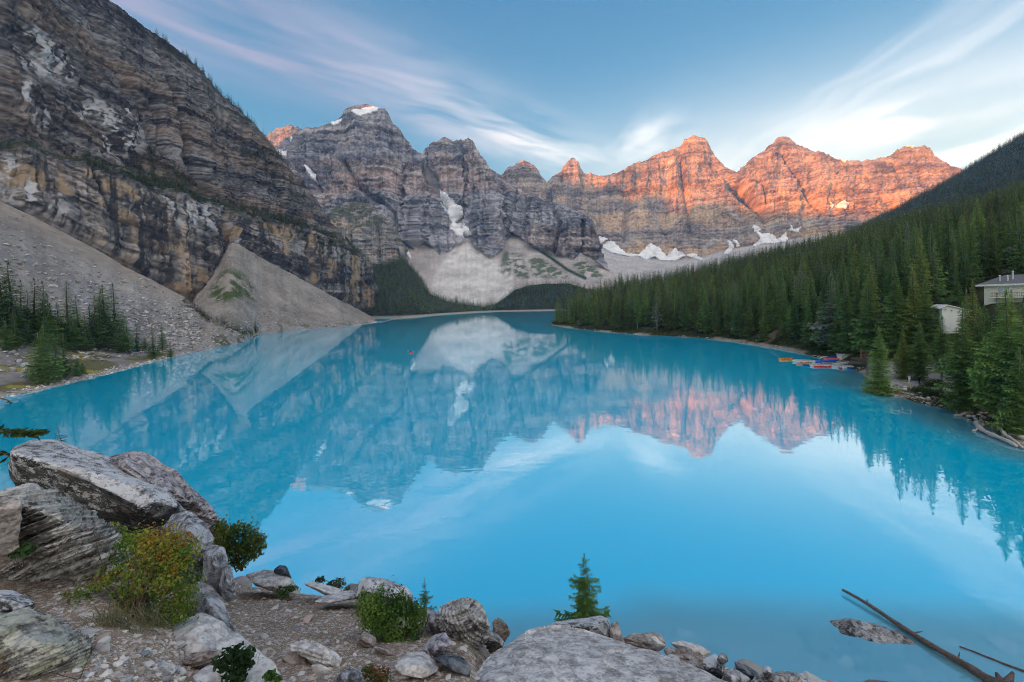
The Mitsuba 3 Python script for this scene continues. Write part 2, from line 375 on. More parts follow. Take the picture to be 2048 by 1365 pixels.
palep = np.maximum.reduce([polymask(Cm.px, g, 8) for g in ([(1248, 478), (1262, 470), (1268, 482), (1252, 488)], [(1408, 498), (1425, 485), (1432, 505)], [(1455, 420), (1470, 425), (1478, 440), (1465, 435)])])
cC = over(cC, (0.48, 0.46, 0.45), palep * sstep(0.4, 0.6, fb(Cm.P / 40, 3, 4)) * 0.8)
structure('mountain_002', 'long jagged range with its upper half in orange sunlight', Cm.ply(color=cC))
for poly, lab in (
    ([(1198, 474), (1212, 481), (1201, 487)], 'small snow patch by the end of the grey spur'),
    ([(1202, 494), (1222, 486), (1236, 493), (1252, 509), (1278, 512), (1262, 514), (1225, 507)], 'leftmost large snowfield at the foot of the orange range'),
    ([(1276, 513), (1301, 489), (1315, 500), (1348, 522), (1322, 521), (1308, 514), (1291, 520)], 'pointed central snowfield at the foot of the orange range'),
    ([(1336, 512), (1349, 500), (1370, 513), (1349, 521)], 'small pointed snowfield right of the central one'),
    ([(1373, 512), (1391, 511), (1408, 523), (1385, 516)], 'thin snow strip on the scree right of the pointed snowfields'),
    ([(1453, 485), (1464, 498), (1457, 509), (1449, 511), (1456, 496)], 'curved snow streak just above the forest'),
    ([(1463, 485), (1478, 494), (1472, 495)], 'tiny snow sliver beside the curved streak'),
    ([(1500, 457), (1514, 465), (1504, 468)], 'small snow patch above the big right snowfield'),
    ([(1507, 470), (1535, 475), (1549, 481), (1560, 479), (1566, 471), (1576, 482), (1549, 488), (1528, 487), (1506, 495), (1515, 482)], 'big right snowfield with a long tail to the forest'),
    ([(1579, 453), (1587, 464), (1596, 458), (1590, 467), (1580, 461)], 'forked snow patch right of the big snowfield'),
    ([(1671, 413), (1684, 405), (1691, 411), (1685, 420)], 'bright sunlit snow patch low on the orange wall'),
    ([(1657, 409), (1664, 413), (1661, 422)], 'smaller sunlit snow patch left of the bright one'),
    ([(1676, 319), (1690, 323), (1688, 327)], 'snow patch on the notch of the orange ridge'),
    ([(1808, 294), (1829, 293), (1826, 297)], 'snow rim on the rounded right summit'),
    ([(1335, 330), (1340, 326), (1338, 337), (1332, 340)], 'thin snow streak on the orange central peak')):
    snow_on(Cm, poly, 5.0, lab)

# --- the dark rounded buttress below the flat summit
px = np.linspace(590, 850, 220)
crestB = [(590, 430), (620, 428), (655, 420), (700, 403), (725, 405), (750, 414), (772, 432), (786, 448), (797, 480), (804, 508), (808, 530), (850, 580)]
foot = at(px, lin([(590, 540), (700, 530), (806, 548), (850, 596)], px), 1290 + 0 * px)
mid = climb(foot, px, lin([(590, 460), (700, 455), (760, 462), (800, 495), (806, 540), (850, 592)], px), 2.2)
crest = climb(mid, px, lin(crestB, px), 0.8)
B = Sheet([foot, mid, crest, crest + C(0, 120, -60)], [0, 0.55, 0.92, 1.0], 160)
rock_sheet(B, 0.0, 0.92, 71, 30, (0.05, 0), [([(700, 470), (705, 530)], 5, 18), ([(755, 455), (760, 530)], 5, 15)], 6, 34)
cB = rock_paint(B, 73, 34, [(0.12, 0.12, 0.13), (0.29, 0.28, 0.275), (0.46, 0.43, 0.41), (0.42, 0.31, 0.23)], 0.8, 0.4)
veg = sstep(0.54, 0.62, B.T + 0.25 * (fb(B.P / 25, 3, 3) - 0.5)) * sstep(0.40, 0.58, fb(B.P / 20, 4, 6))
cB = over(cB, (0.06, 0.075, 0.045), veg * 0.8)
structure('mountain_003', 'dark rounded rock buttress with scrub on its top', B.ply(color=cB))

# --- the near cliffs on the left
px = np.linspace(-330, 775, 690)
footL = [(-330, 300), (-100, 360), (0, 402), (62, 429), (123, 463), (185, 494), (246, 531), (308, 566), (369, 603), (395, 600), (431, 540), (462, 487), (500, 504), (560, 540), (603, 560), (672, 600), (700, 612), (740, 632), (775, 645)]
footY = [(-330, 300), (0, 320), (123, 340), (246, 365), (391, 420), (462, 500), (560, 545), (672, 650), (740, 840), (775, 950)]
ledge = [(-330, 160), (0, 305), (138, 335), (275, 374), (379, 402), (440, 425), (499, 446), (603, 460), (665, 484), (713, 513), (735, 545), (745, 590), (755, 620), (775, 643)]
crestL = [(-330, -900), (-100, -420), (0, -300), (100, -140), (220, 0), (262, 34), (303, 65), (344, 93), (396, 134), (448, 193), (499, 241), (530, 275), (568, 324), (603, 365), (640, 413), (671, 461), (686, 480), (710, 504), (741, 530), (748, 562), (755, 600), (765, 634), (775, 642)]
foot = at(px, lin(footL, px), lin(footY, px)); under = foot + C(0, -12, -25)
yl, yc = lin(ledge, px), lin(crestL, px)
Yf = lin(footY, px)
yc = np.minimum(yc, yl - 0.0)
Yc = np.interp(px, [-330, 0, 220, 400, 530, 640, 741, 775], [500, 520, 640, 760, 840, 880, 905, 960])
low = at(px, yl, Yf + 0.16 * (Yc - Yf))
led2 = at(px, yl - np.clip(0.10 * (yl - yc), 1, 22), Yf + 0.34 * (Yc - Yf))
midL = at(px, 0.5 * (yl - 0.1 * (yl - yc)) + 0.5 * yc, Yf + 0.64 * (Yc - Yf))
crest = at(px, yc, Yc)
L = Sheet([under, foot, low, led2, midL, crest, crest + C(-160, 120, -60)], [0, 0.04, 0.30, 0.36, 0.66, 0.95, 1.0], 390)
rock_sheet(L, 0.04, 0.95, 81, 16, lambda P: 0.10 * P[..., 0] - 60 * np.log1p(np.exp(-(P[..., 1] - 560) / 90.0)) - 0.10 * P[..., 1], [
    ([(296, 66), (305, 90), (330, 150), (346, 200), (362, 245), (380, 310), (415, 382)], 9, 34), ([(165, 0), (195, 80), (270, 190), (320, 300)], 16, 16),
    ([(305, 200), (330, 300), (350, 330)], 8, 12), ([(440, 440), (455, 485)], 8, 14), ([(180, 345), (215, 420)], 5, 9), ([(520, 300), (560, 400)], 8, 10),
    ([(0, 60), (120, 160), (260, 330)], 22, 10), ([(610, 470), (620, 540)], 5, 8)], 7, 22)
cL = rock_paint(L, 83, 22, [(0.030, 0.030, 0.036), (0.100, 0.095, 0.096), (0.25, 0.245, 0.25), (0.175, 0.132, 0.102)], 0.6, 0.8, (), 1.2)
lowm = (1 - sstep(0.29, 0.31, L.T)) * sstep(0.04, 0.06, L.T)
o = lambda a, z, q: np.stack([L.along / a, L.zs / z, L.along * 0 + q], -1)
stain = fb(o(5.5, 90, 1), 4, 91)
cL = over(cL, cL * [1.55, 1.45, 1.32], lowm * sstep(0.45, 0.6, stain))
cL = over(cL, (0.34, 0.25, 0.165), lowm * sstep(0.56, 0.68, fb(o(20, 30, 2), 4, 93)) * 0.75)
cL = over(cL, (0.035, 0.036, 0.04), lowm * sstep(0.53, 0.66, fb(o(4.0, 70, 3), 4, 95)) * 0.85)
white = np.maximum.reduce([polymask(L.px, g, 26) for g in ([(0, 60), (60, 70), (140, 130), (130, 160), (60, 140), (0, 110)], [(165, 195), (235, 250), (270, 290), (200, 300), (160, 240)], [(0, 160), (60, 190), (110, 250), (60, 240)],
                                                           [(330, 395), (420, 420), (440, 455), (350, 440)], [(0, 330), (60, 350), (110, 430), (20, 390)], [(245, 220), (285, 225), (280, 260)])])
wst = fb(o(7, 26, 7), 4, 97)
cL = over(cL, (0.46, 0.46, 0.47), white * sstep(0.53, 0.60, 0.6 * wst + 0.4 * fb(L.P / 5, 3, 98)) * 0.9)
scrub = np.exp(-((L.T - 0.335) / 0.022) ** 2) * sstep(0.35, 0.55, fb(L.P / 12, 4, 99))
edge = sstep(0.80, 0.95, L.T) * sstep(250, 420, L.px[..., 0]) * sstep(0.42, 0.6, fb(L.P / 16, 4, 101))
cL = over(cL, (0.040, 0.052, 0.030), np.clip(scrub * 1.1 + edge * 0.7, 0, 1))
structure('cliff', 'dark layered cliff with pale streaks rising on the left of the lake', L.ply(color=cL))

# --- scree slopes on the left shore
px = np.linspace(-330, 486, 420)
shoreL = [(-330, 880), (0, 796), (60, 786), (100, 776), (200, 752), (260, 737), (330, 718), (380, 706), (420, 698), (450, 691), (480, 684), (486, 682)]
ridge1 = [(-330, 270), (0, 402), (62, 429), (123, 463), (185, 494), (246, 531), (308, 562), (369, 595), (400, 622), (431, 655), (462, 676), (486, 681.5)]
shore = on_plane(px, lin(shoreL, px), 0.0)
below = shore.copy(); below[:, 1] *= 0.90; below[:, 0] *= 0.93; below[:, 2] = -6
w1 = np.interp(px, [-330, 250, 340, 400, 486], [1, 1, 0.7, 0.25, 0.05])
bench = shore + np.stack([-34 * w1, 16 * w1, 5.5 * w1], -1)
rdg = at(px, lin(ridge1, px), np.interp(px, [-330, 0, 246, 369, 431, 462, 486], [300, 305, 330, 335, 312, 300, 292]))
mid = 0.55 * bench + 0.45 * rdg; mid[:, 2] -= 6 * w1
T1 = Sheet([below, shore, bench, mid, rdg, rdg + C(-30, 25, -14)], [0, 0.06, 0.22, 0.58, 0.96, 1.0], 240)
k = sstep(0.05, 0.1, T1.T) * sstep(1.0, 0.93, T1.T)
n = T1.normals(); n = n * np.sign(n[..., 2:3])
lump = fb(T1.P / 9, 4, 111) - 0.5
al1 = np.cumsum(np.r_[0, np.linalg.norm(np.diff(T1.P[100], axis=0), axis=-1)])[None] * np.ones((T1.nt, 1))
run1 = fb(np.stack([al1 / 9 + 2 * T1.T, T1.T * 2.0, T1.T * 0], -1), 4, 112) - 0.5
T1.P = T1.P + n * ((2.6 * run1 * sstep(0.25, 0.4, T1.T) + 1.2 * lump + 0.9 * (fb(T1.P / 2.4, 3, 113) - 0.5)) * k)[..., None]
T1.px = to_px(T1.P)
cT = scree_paint(T1.P, 115, (0.28, 0.26, 0.245), 0.35, 26) 
dk = sstep(0.45, 0.62, fb(T1.P / 34, 4, 117)) * sstep(0.95, 0.5, T1.T)
cT = over(cT, scree_paint(T1.P, 119, (0.22, 0.22, 0.23), 0.35, 12), dk * 0.8)
cT = cT * (1 + 0.7 * run1 * sstep(0.25, 0.4, T1.T))[..., None]
brown = sstep(0.78, 0.93, T1.T)
cT = over(cT, scree_paint(T1.P, 121, (0.31, 0.265, 0.225), 0.2, 30), brown * 0.85)
grass = sstep(0.05, 0.09, T1.T) * sstep(0.27, 0.19, T1.T) * (T1.px[..., 0] < 352)
gm = fb(T1.P / 11, 4, 123)
cT = over(cT, (0.13, 0.125, 0.055), grass * sstep(0.42, 0.56, gm) * 0.9)
cT = over(cT, (0.34, 0.29, 0.06), grass * sstep(0.56, 0.66, fb(T1.P / 6, 3, 125)) * 0.8)
cT = over(cT, (0.36, 0.35, 0.33), np.exp(-((T1.T - 0.066) / 0.012) ** 2) * 0.8)
structure('scree_slope', 'big grey boulder scree slope on the left shore', T1.ply(color=cT))

px = np.linspace(386, 812, 260)
shore2 = [(386, 706), (440, 694), (477, 686), (520, 669), (600, 660), (700, 652), (762, 645), (812, 634)]
shore = on_plane(px, lin(shore2, px), 0.0)
below = shore.copy(); below[:, 1] *= 0.94; below[:, 0] *= 0.90; below[:, 2] = -6
top = at(px, lin([(386, 604), (395, 590), (431, 540), (455, 492), (464, 484), (478, 489), (500, 504), (603, 559), (672, 597), (762, 641), (812, 633)], px), lin(footY + [(812, 790)], px) - 6)
top[-40:] = np.minimum(top[-40:], 1e9)
mid = 0.5 * (shore + top); mid[:, 2] -= 0.10 * np.maximum(top[:, 2], 0)
T2 = Sheet([below, shore, mid, top, top + C(-20, 30, -12)], [0, 0.06, 0.5, 0.95, 1.0], 180)
n = T2.normals(); n = n * np.sign(n[..., 2:3])
k = sstep(0.05, 0.1, T2.T)
al2 = np.cumsum(np.r_[0, np.linalg.norm(np.diff(T2.P[40], axis=0), axis=-1)])[None] * np.ones((T2.nt, 1))
run2 = fb(np.stack([al2 / 8 + T2.T, T2.T * 1.6, T2.T * 0], -1), 4, 134) - 0.5
T2.P = T2.P + n * ((1.2 * run2 + 2.6 * (fb(T2.P / 12, 4, 131) - 0.5) + 1.2 * (fb(T2.P / 3, 2, 132) - 0.5)) * k)[..., None]
T2.px = to_px(T2.P)
cT2 = scree_paint(T2.P, 133, (0.295, 0.265, 0.235), 0.45, 16)
cT2 = cT2 * (1 + 0.35 * run2)[..., None]
gr = np.maximum(polymask(T2.px, [(425, 585), (455, 545), (482, 555), (480, 590), (440, 600)], 18), polymask(T2.px, [(490, 575), (505, 570), (510, 600), (498, 605)], 8))
cT2 = over(cT2, (0.055, 0.085, 0.025), np.clip(gr * sstep(0.40, 0.56, fb(T2.P / 9, 4, 135)), 0, 1) * 0.92)
low = sstep(0.26, 0.08, T2.T)
cT2 = over(cT2, scree_paint(T2.P, 137, (0.29, 0.28, 0.27), 0.4, 8), low * 0.8)
cT2 = over(cT2, (0.07, 0.085, 0.03), low * sstep(0.5, 0.62, fb(T2.P / 8, 4, 139)) * 0.8)
structure('scree_slope_001', 'brown scree cone with green scrub patches under the left cliff', T2.ply(color=cT2))

# --- wooded ground at the lake's far end
px = np.linspace(690, 985, 150)
shore = on_plane(px, lin([(690, 637), (762, 636), (800, 636), (830, 634), (880, 629.5), (950, 625), (985, 623.5)], px), 0.0)
below = shore.copy(); below[:, 1] *= 0.97; below[:, 2] = -6
topG = [(690, 470), (715, 505), (745, 530), (770, 530), (803, 518), (825, 538), (845, 565), (858, 588), (896, 604), (950, 612), (985, 620)]
top = at(px, lin(topG, px), np.interp(px, [690, 800, 985], [1100, 1250, 1150]))
bank = shore + C(0, 8, 2.5)
G = Sheet([below, shore, bank, 0.6 * bank + 0.4 * top - C(0, 0, 8), top, top + C(0, 60, -30)], [0, 0.05, 0.1, 0.5, 0.95, 1.0], 80)
cG = scree_paint(G.P, 141, (0.035, 0.042, 0.024), 0.5, 25)
cG = over(cG, (0.30, 0.28, 0.24), sstep(0.12, 0.08, G.T))
structure('far_shore', 'steep wooded ground under the cliff at the far end of the lake', G.ply(color=cG))

px = np.linspace(935, 1290, 160)
shore = on_plane(px, np.interp(px, [935, 990, 1110, 1290], [624.5, 623, 621, 619]), 0.0)
below = shore.copy(); below[:, 1] *= 0.97; below[:, 2] = -6
topH = [(935, 620), (960, 617), (992, 608), (1010, 596), (1030, 580), (1058, 571), (1085, 568), (1137, 567), (1171, 577), (1230, 585), (1290, 600)]
top = at(px, lin(topH, px), 1130 + 0 * px)
bank = shore + C(0, 6, 2.0)
H = Sheet([below, shore, bank, 0.5 * bank + 0.5 * top + C(0, 0, 3), top, top + C(0, 90, -25)], [0, 0.05, 0.1, 0.5, 0.92, 1.0], 70)
cH = scree_paint(H.P, 143, (0.035, 0.042, 0.024), 0.5, 25)
cH = over(cH, (0.34, 0.31, 0.26), sstep(0.11, 0.08, H.T))
structure('far_hill', 'low wooded hill across the end of the lake', H.ply(color=cH))

# --- the wooded hill on the right shore
px = np.linspace(1103, 2420, 520)
shoreR = [(1103, 650), (1115, 652.5), (1180, 661), (1250, 668), (1330, 672), (1400, 676), (1470, 684), (1500, 689), (1560, 699), (1600, 707), (1660, 722), (1700, 735), (1732, 752), (1738, 778), (1760, 788), (1815, 800), (1830, 806), (1900, 822), (1935, 838), (1990, 866), (2048, 893), (2420, 1060)]
shore = on_plane(px, lin(shoreR, px), 0.0)
below = shore.copy(); below[:, 1] *= 0.93; below[:, 0] *= 0.93; below[:, 2] = -6
bz = np.interp(px, [1103, 1500, 1700, 1740, 2420], [1.6, 1.8, 2.2, 2.6, 3.0])
bench = shore + ray(px, 600 + 0 * px) * np.interp(px, [1103, 1500, 1640, 1700, 1740, 1830, 1900, 1990, 2048, 2420], [5, 7, 8, 10, 20, 28, 26, 16, 14, 14])[:, None]
bench[:, 2] = bz
bankY = np.interp(px, [1103, 1400, 1600, 1740, 1850, 1925, 2048, 2420], [0.5, 9, 14, 18, 12, 16, 28, 40])
bankz = np.interp(px, [1103, 1400, 1600, 1740, 1850, 1925, 2048, 2420], [0.5, 3, 4.5, 8, 11.5, 13, 14, 18])
bank = bench + ray(px, 600 + 0 * px) * bankY[:, None]; bank[:, 2] = bz + bankz
ttl = [(1103, 640), (1120, 612), (1157, 572), (1191, 565), (1243, 548), (1315, 541), (1349, 535), (1466, 507), (1570, 483), (1640, 469), (1722, 450), (1787, 430), (1851, 412), (1948, 392), (2048, 358), (2420, 230)]
ry = [(1103, 435), (1157, 480), (1243, 560), (1349, 620), (1466, 660), (1570, 680), (1640, 700), (1787, 700), (1948, 650), (2048, 600), (2420, 480)]
rY = lin(ry, px)
rdg = at(px, lin(ttl, px) + 23 * 910 / rY, rY)
rdg[:, 2] = np.maximum(rdg[:, 2], 2.0)
mid = 0.5 * (bank + rdg)
R = Sheet([below, shore, bench, bank, mid, rdg, rdg + C(30, 120, -8)], [0, 0.05, 0.2, 0.32, 0.66, 0.95, 1.0], 150)
k = sstep(0.06, 0.12, R.T)
R.P[..., 2] += k * (fb(R.P / 14, 3, 151) - 0.5) * 2.0 * sstep(0.2, 0.4, R.T) + k * (fb(R.P / 2.2, 3, 152) - 0.5) * 0.35
R.px = to_px(R.P)
cR = scree_paint(R.P, 153, (0.050, 0.055, 0.030), 0.6, 9)
bare = sstep(0.155, 0.09, R.T + 0.08 * (fb(R.P / 5, 3, 155) - 0.5)) * sstep(0.48, 0.56, fb(R.P / 16, 3, 157) + 0.05)
cR = over(cR, scree_paint(R.P, 159, (0.30, 0.265, 0.22), 0.3, 3), bare)
lot = sstep(1728, 1745, R.px[..., 0]) * sstep(1985, 1960, R.px[..., 0]) * sstep(0.085, 0.11, R.T) * sstep(0.215, 0.20, R.T)
cR = over(cR, scree_paint(R.P, 161, (0.30, 0.29, 0.285), 0.15, 6), lot)
dirt = polymask(R.px, [(1868, 690), (1885, 650), (1925, 640), (1925, 690)], 8) + polymask(R.px, [(1548, 662), (1560, 655), (1545, 680), (1530, 684)], 4) + polymask(R.px, [(1705, 716), (1745, 706), (1745, 726)], 6)
cR = over(cR, scree_paint(R.P, 163, (0.20, 0.155, 0.12), 0.2, 4), np.clip(dirt, 0, 1))
structure('hillside', 'wooded hillside rising from the right shore', R.ply(color=cR))

# --- the forested mountain on the right
px = np.linspace(1700, 2500, 260)
crestM = [(1700, 474), (1750, 449), (1790, 428), (1867, 387), (1932, 345), (1980, 316), (2048, 275), (2300, 100), (2500, -20)]
foot = at(px, 500 + 0 * px, 800 + 0 * px)
crest = at(px, lin(crestM, px), np.interp(px, [1700, 2500], [1900, 1500]))
M = Sheet([foot, crest, crest + C(60, 300, -100)], [0, 0.93, 1.0], 200)
M.P[..., 2] += sstep(1.0, 0.85, M.T) * (ridged(M.P / 220, 3, 171) - 0.5) * 40
cM = scree_paint(M.P, 173, (0.030, 0.042, 0.026), 0.5, 30)
structure('forested_mountain', 'dark forested mountainside on the far right', M.ply(color=cM))

# --- the mountain ridge beyond the left edge of the frame, which keeps the valley in its morning shade
def on_sheet(sh, x, y):
    j = int(np.argmin(np.abs(sh.px[10, :, 0] - x)))
    col = sh.px[: int(sh.nt * 0.95), j, 1]
    return sh.P[int(np.argmin(np.abs(col - y))), j]


edgepts = [(A, 560, 250), (A, 735, 222), (A, 800, 270), (A, 905, 277), (Cm, 1047, 328), (Cm, 1125, 353), (Cm, 1205, 355), (Cm, 1253, 362), (Cm, 1310, 382), (Cm, 1335, 398), (Cm, 1398, 404), (Cm, 1466, 408), (Cm, 1510, 416), (Cm, 1640, 424), (Cm, 1700, 432), (Cm, 1780, 438), (Cm, 1900, 445)]
SH = SUN / np.linalg.norm(SUN[:2])
cr = []
for sh, x, y in edgepts:
    q = on_sheet(sh, x, y)
    lam = (q[0] + 1900) / -SH[0]
    cr.append(q + SH * lam)
cr = np.array(cr); cr = cr[np.argsort(-cr[:, 1])]
yy = np.linspace(3200, -2600, 240)
zz = np.interp(-yy, -cr[:, 1], cr[:, 2])
xx = -1900 + 0 * yy
crest = np.stack([xx, yy, zz + 8 * (fb(np.stack([yy / 60, yy * 0, yy * 0], -1), 4, 5) - 0.5)], -1)
foot = np.stack([xx + 1000 + 0 * yy, yy, np.where(yy > 600, 300, 60.0)], -1)
foot[:, 0] = np.where(yy > 100, np.maximum(-1250, -1.28 * yy - 250), -900); foot[:, 0] = np.minimum(foot[:, 0], -700)
foot[:, 0] = np.maximum(foot[:, 0], -1800)
foot[:, 2] = np.interp(foot[:, 0], [-1800, -700], [900, 100])
O = Sheet([foot, crest, crest + C(-900, 0, -900)], [0, 0.7, 1.0], 60)
O.P[..., 0] += 60 * (fb(O.P / 200, 3, 9) - 0.5) * np.sin(np.pi * np.clip(O.T / 0.7, 0, 1))
structure('ridge', 'high mountain ridge beyond the left edge', O.ply(color=scree_paint(O.P, 3, (0.2, 0.19, 0.18))))

# ------------------------------------------------------------------ lake
SHALLOW = [((31.0, 26.0), (10.0, 28.0), 6.5), ((10.0, 28.0), (-20.0, 27.0), 5.5), ((128.0, 150.0), (86.0, 108.0), 15.0), ((86.0, 108.0), (70.0, 60.0), 9.0), ((40.0, 22.0), (31.0, 26.0), 6.5)]
def clearness(p):
    """How much of the bottom shows: more where the water is shallow."""
    best = mi.Float(9.0)
    for (ax, ay), (bx, by), r in SHALLOW:
        L2 = (bx - ax) ** 2 + (by - ay) ** 2
        t = dr.clip(((p.x - ax) * (bx - ax) + (p.y - ay) * (by - ay)) / L2, 0, 1)
        d = dr.sqrt(dr.square(p.x - ax - t * (bx - ax)) + dr.square(p.y - ay - t * (by - ay))) / r
        best = dr.minimum(best, d)
    return best
def water_opacity(p, n, uv):
    return 0.68 + 0.32 * dss(0.15, 1.0, clearness(p) + 0.25 * (dfbm(p.x * 0.12, p.y * 0.12, 0, 2) - 0.5))
def water_bump(p, n, uv):
    a = dnoise(p.x * 0.55 + 0.2 * p.y, p.y * 1.1, 1.0) + 0.5 * dnoise(p.x * 1.3, p.y * 2.3, 5.0)
    calm = dss(0.35, 0.65, dfbm(p.x * 0.011, p.y * 0.02, 2.0, 2))
    return a * (0.35 + 0.65 * calm)
def water_color(p, n, uv):
    m = dfbm(p.x * 0.012, p.y * 0.012, 0.0, 3)
    deep = dmix((0.0, 0.60, 0.97), (0.0, 0.67, 0.98), m)
    return dmix((0.14, 0.55, 0.72), deep, dss(0.3, 1.2, clearness(p)))
scene['lake_water'] = {'type': 'mask', 'opacity': proc(water_opacity),
                       'b': {'type': 'bumpmap', 'scale': 0.003, "bump": proc(water_bump, eps=0.03),
                             'b': {'type': 'blendbsdf', 'weight': 0.31, 'a': {'type': 'plastic', 'int_ior': 1.9, 'nonlinear': False, 'diffuse_reflectance': proc(water_color)}, 'c': {'type': 'conductor', 'material': 'none'}}}}
lake = trimesh.Trimesh([[-900, 5, 0], [900, 5, 0], [900, 1400, 0], [-900, 1400, 0]], [[0, 1, 2], [0, 2, 3]], process=False)
structure('lake', 'still turquoise lake mirroring the peaks', mikit.ply(lake, 'lake_water'))
bottom = trimesh.Trimesh([[-3400, -3000, -7], [4400, -3000, -7], [4400, 5400, -7], [-3400, 5400, -7]], [[0, 1, 2], [0, 2, 3]], process=False)
scene['lake_bed_mud'] = {'type': 'twosided', 'b': {'type': 'diffuse', 'reflectance': proc(lambda p, n, uv: dmix((0.40, 0.48, 0.47), (0.58, 0.66, 0.64), dfbm(p.x * 0.3, p.y * 0.3, 0, 4)))}}
structure('ground', 'pale silty lake bed and valley floor', mikit.ply(bottom, 'lake_bed_mud'))

# ------------------------------------------------------------------ air
scene['haze_air'] = {'type': 'homogeneous', 'albedo': {'type': 'rgb', 'value': [0.95, 0.95, 0.95]}, 'sigma_t': {'type': 'rgb', 'value': [0.20e-4, 0.36e-4, 0.62e-4]}}
scene['haze'] = {'type': 'cube', 'to_world': T4().translate([450, 1250, 700]).scale([4150, 4450, 950]), 'bsdf': {'type': 'null'}, 'interior': {'type': 'ref', 'id': 'haze_air'}}
scene['camera']['medium'] = {'type': 'ref', 'id': 'haze_air'}
tag('haze', 'thin blue morning air filling the valley', 'haze', kind='stuff')

# ------------------------------------------------------------------ conifers
scene['needles'] = {'type': 'principledthin', 'base_color': VCOL, 'roughness': 0.8, 'spec_trans': 0.0, 'diff_trans': 0.9, 'eta': 1.2}
scene['bark'] = {'type': 'twosided', 'b': {'type': 'diffuse', 'reflectance': proc(lambda p, n, uv: dmix((0.10, 0.075, 0.06), (0.27, 0.23, 0.20), dfbm(p.x * 3, p.y * 3, p.z * 1.1, 3)))}}


def tube_mesh(pts, rad, sides=6):
    p = np.asarray(pts, float); rad = np.broadcast_to(rad, (len(p),))
    t = np.gradient(p, axis=0); t /= np.linalg.norm(t, axis=1, keepdims=True) + 1e-9
    a = np.cross(t, np.where(np.abs(t[:, 2:]) < 0.9, [0, 0, 1.0], [1.0, 0, 0])); a /= np.linalg.norm(a, axis=1, keepdims=True) + 1e-9
    b = np.cross(t, a); g = np.arange(sides) * 2 * np.pi / sides
    v = p[:, None] + rad[:, None, None] * (np.cos(g)[None, :, None] * a[:, None] + np.sin(g)[None, :, None] * b[:, None])
    i, j = np.meshgrid(np.arange(len(p) - 1), np.arange(sides), indexing='ij')
    q = np.stack([i * sides + j, i * sides + (j + 1) % sides, (i + 1) * sides + (j + 1) % sides, (i + 1) * sides + j], -1).reshape(-1, 4)
    f = np.vstack([q[:, [0, 1, 2]], q[:, [0, 2, 3]]])
    n = len(p) * sides
    v = np.vstack([v.reshape(-1, 3), p[:1], p[-1:]])
    k = np.arange(sides)
    cap = np.vstack([np.stack([(k + 1) % sides, k, 0 * k + n], 1), np.stack([n - sides + k, n - sides + (k + 1) % sides, 0 * k + n + 1], 1)])
    return v, np.vstack([f, cap])


def spruce_model(seed, whorls, per, segs, R=0.13, bare=0.06, power=0.8, ragged=0.35, green=(0.068, 0.105, 0.042), tip=(0.135, 0.195, 0.068), tiers=1.0, trunk=True, trunk_sides=6):
    """A conifer of height 1: (crown vertices, faces, colours), (trunk vertices, faces). Branches are drooping sprays of needle-twig faces."""
    g = np.random.default_rng(seed)
    V, Fc, K = [], [], []
    green, tip = np.array(green), np.array(tip)
    n = 0
    zz = bare + (1 - bare) * np.linspace(0, 1, whorls) ** 0.92
    lump = 1 + ragged * 0.6 * np.sin(np.linspace(0, 9, whorls) * tiers + g.uniform(0, 6)) * g.uniform(0.3, 1, whorls)
    for w, z in enumerate(zz[:-1]):
        u = (z - bare) / (1 - bare)
        rad = R * ((1 - u) ** power) * min(1, 0.55 + u * 4.5) * lump[w] + 0.006
        for b in range(per):
            if g.random() < 0.10 * ragged / 0.35: continue
            az = 2 * np.pi * (b + g.random()) / per + w * 2.4
            L = rad * g.uniform(1 - ragged, 1 + 0.35 * ragged)
            d = np.array([np.cos(az), np.sin(az), 0]); s = np.array([-d[1], d[0], 0])
            droop = g.uniform(0.15, 0.5) * (1 - u * 1.3)
            z0 = z + g.uniform(-0.4, 0.4) / whorls
            q = np.linspace(0.10, 1, segs + 1)
            mid = d * (L * q)[:, None] + [0, 0, 1] * (z0 - droop * L * np.sin(q * 2.2)[..., None])
            tone = np.clip(g.normal(0.35, 0.28), 0, 1)
            for k in range(segs):
                a, e = mid[k], mid[k + 1]
                wd = L * g.uniform(0.26, 0.46) * (1.15 - 0.75 * q[k])
                hang = L * g.uniform(0.05, 0.22)
                c = green + (tip - green) * np.clip(tone + 0.5 * (q[k] - 0.5), 0, 1)
                for sg in (-1, 1):
                    o = e * 0.75 + a * 0.25 + s * sg * wd + d * L * 0.10 - [0, 0, hang]
                    V += [a, e, o]; K += [c * 0.9, c, c * 1.1]; Fc.append([n, n + 1, n + 2] if sg > 0 else [n + 1, n, n + 2]); n += 3
            # the tip twig
            e = mid[-1]; o1 = e + d * L * 0.16 + [0, 0, L * 0.05]
            V += [mid[-2] + s * L * 0.10, mid[-2] - s * L * 0.10, o1]; K += [c, c, np.minimum(c * 1.2, 1)]; Fc.append([n, n + 1, n + 2]); n += 3
    top = np.array([0, 0, 1.0])
    for b in range(3):
        az = b * 2.1; d = np.array([np.cos(az), np.sin(az), 0]) * 0.008
        V += [top, d + [0, 0, 0.94], -d * 0.6 + [0.004, 0, 0.94]]; K += [tip, green, green]; Fc.append([n, n + 1, n + 2]); n += 3
    lean = 0.01 * np.sin(np.linspace(0, 4, 6) + seed)
    tv, tf = tube_mesh(np.stack([lean, lean[::-1] * 0.5, np.linspace(-0.03, 0.97, 6)], 1), np.linspace(0.0125, 0.0022, 6), trunk_sides)
    return (np.array(V), np.array(Fc), np.array(K)), (tv, tf)


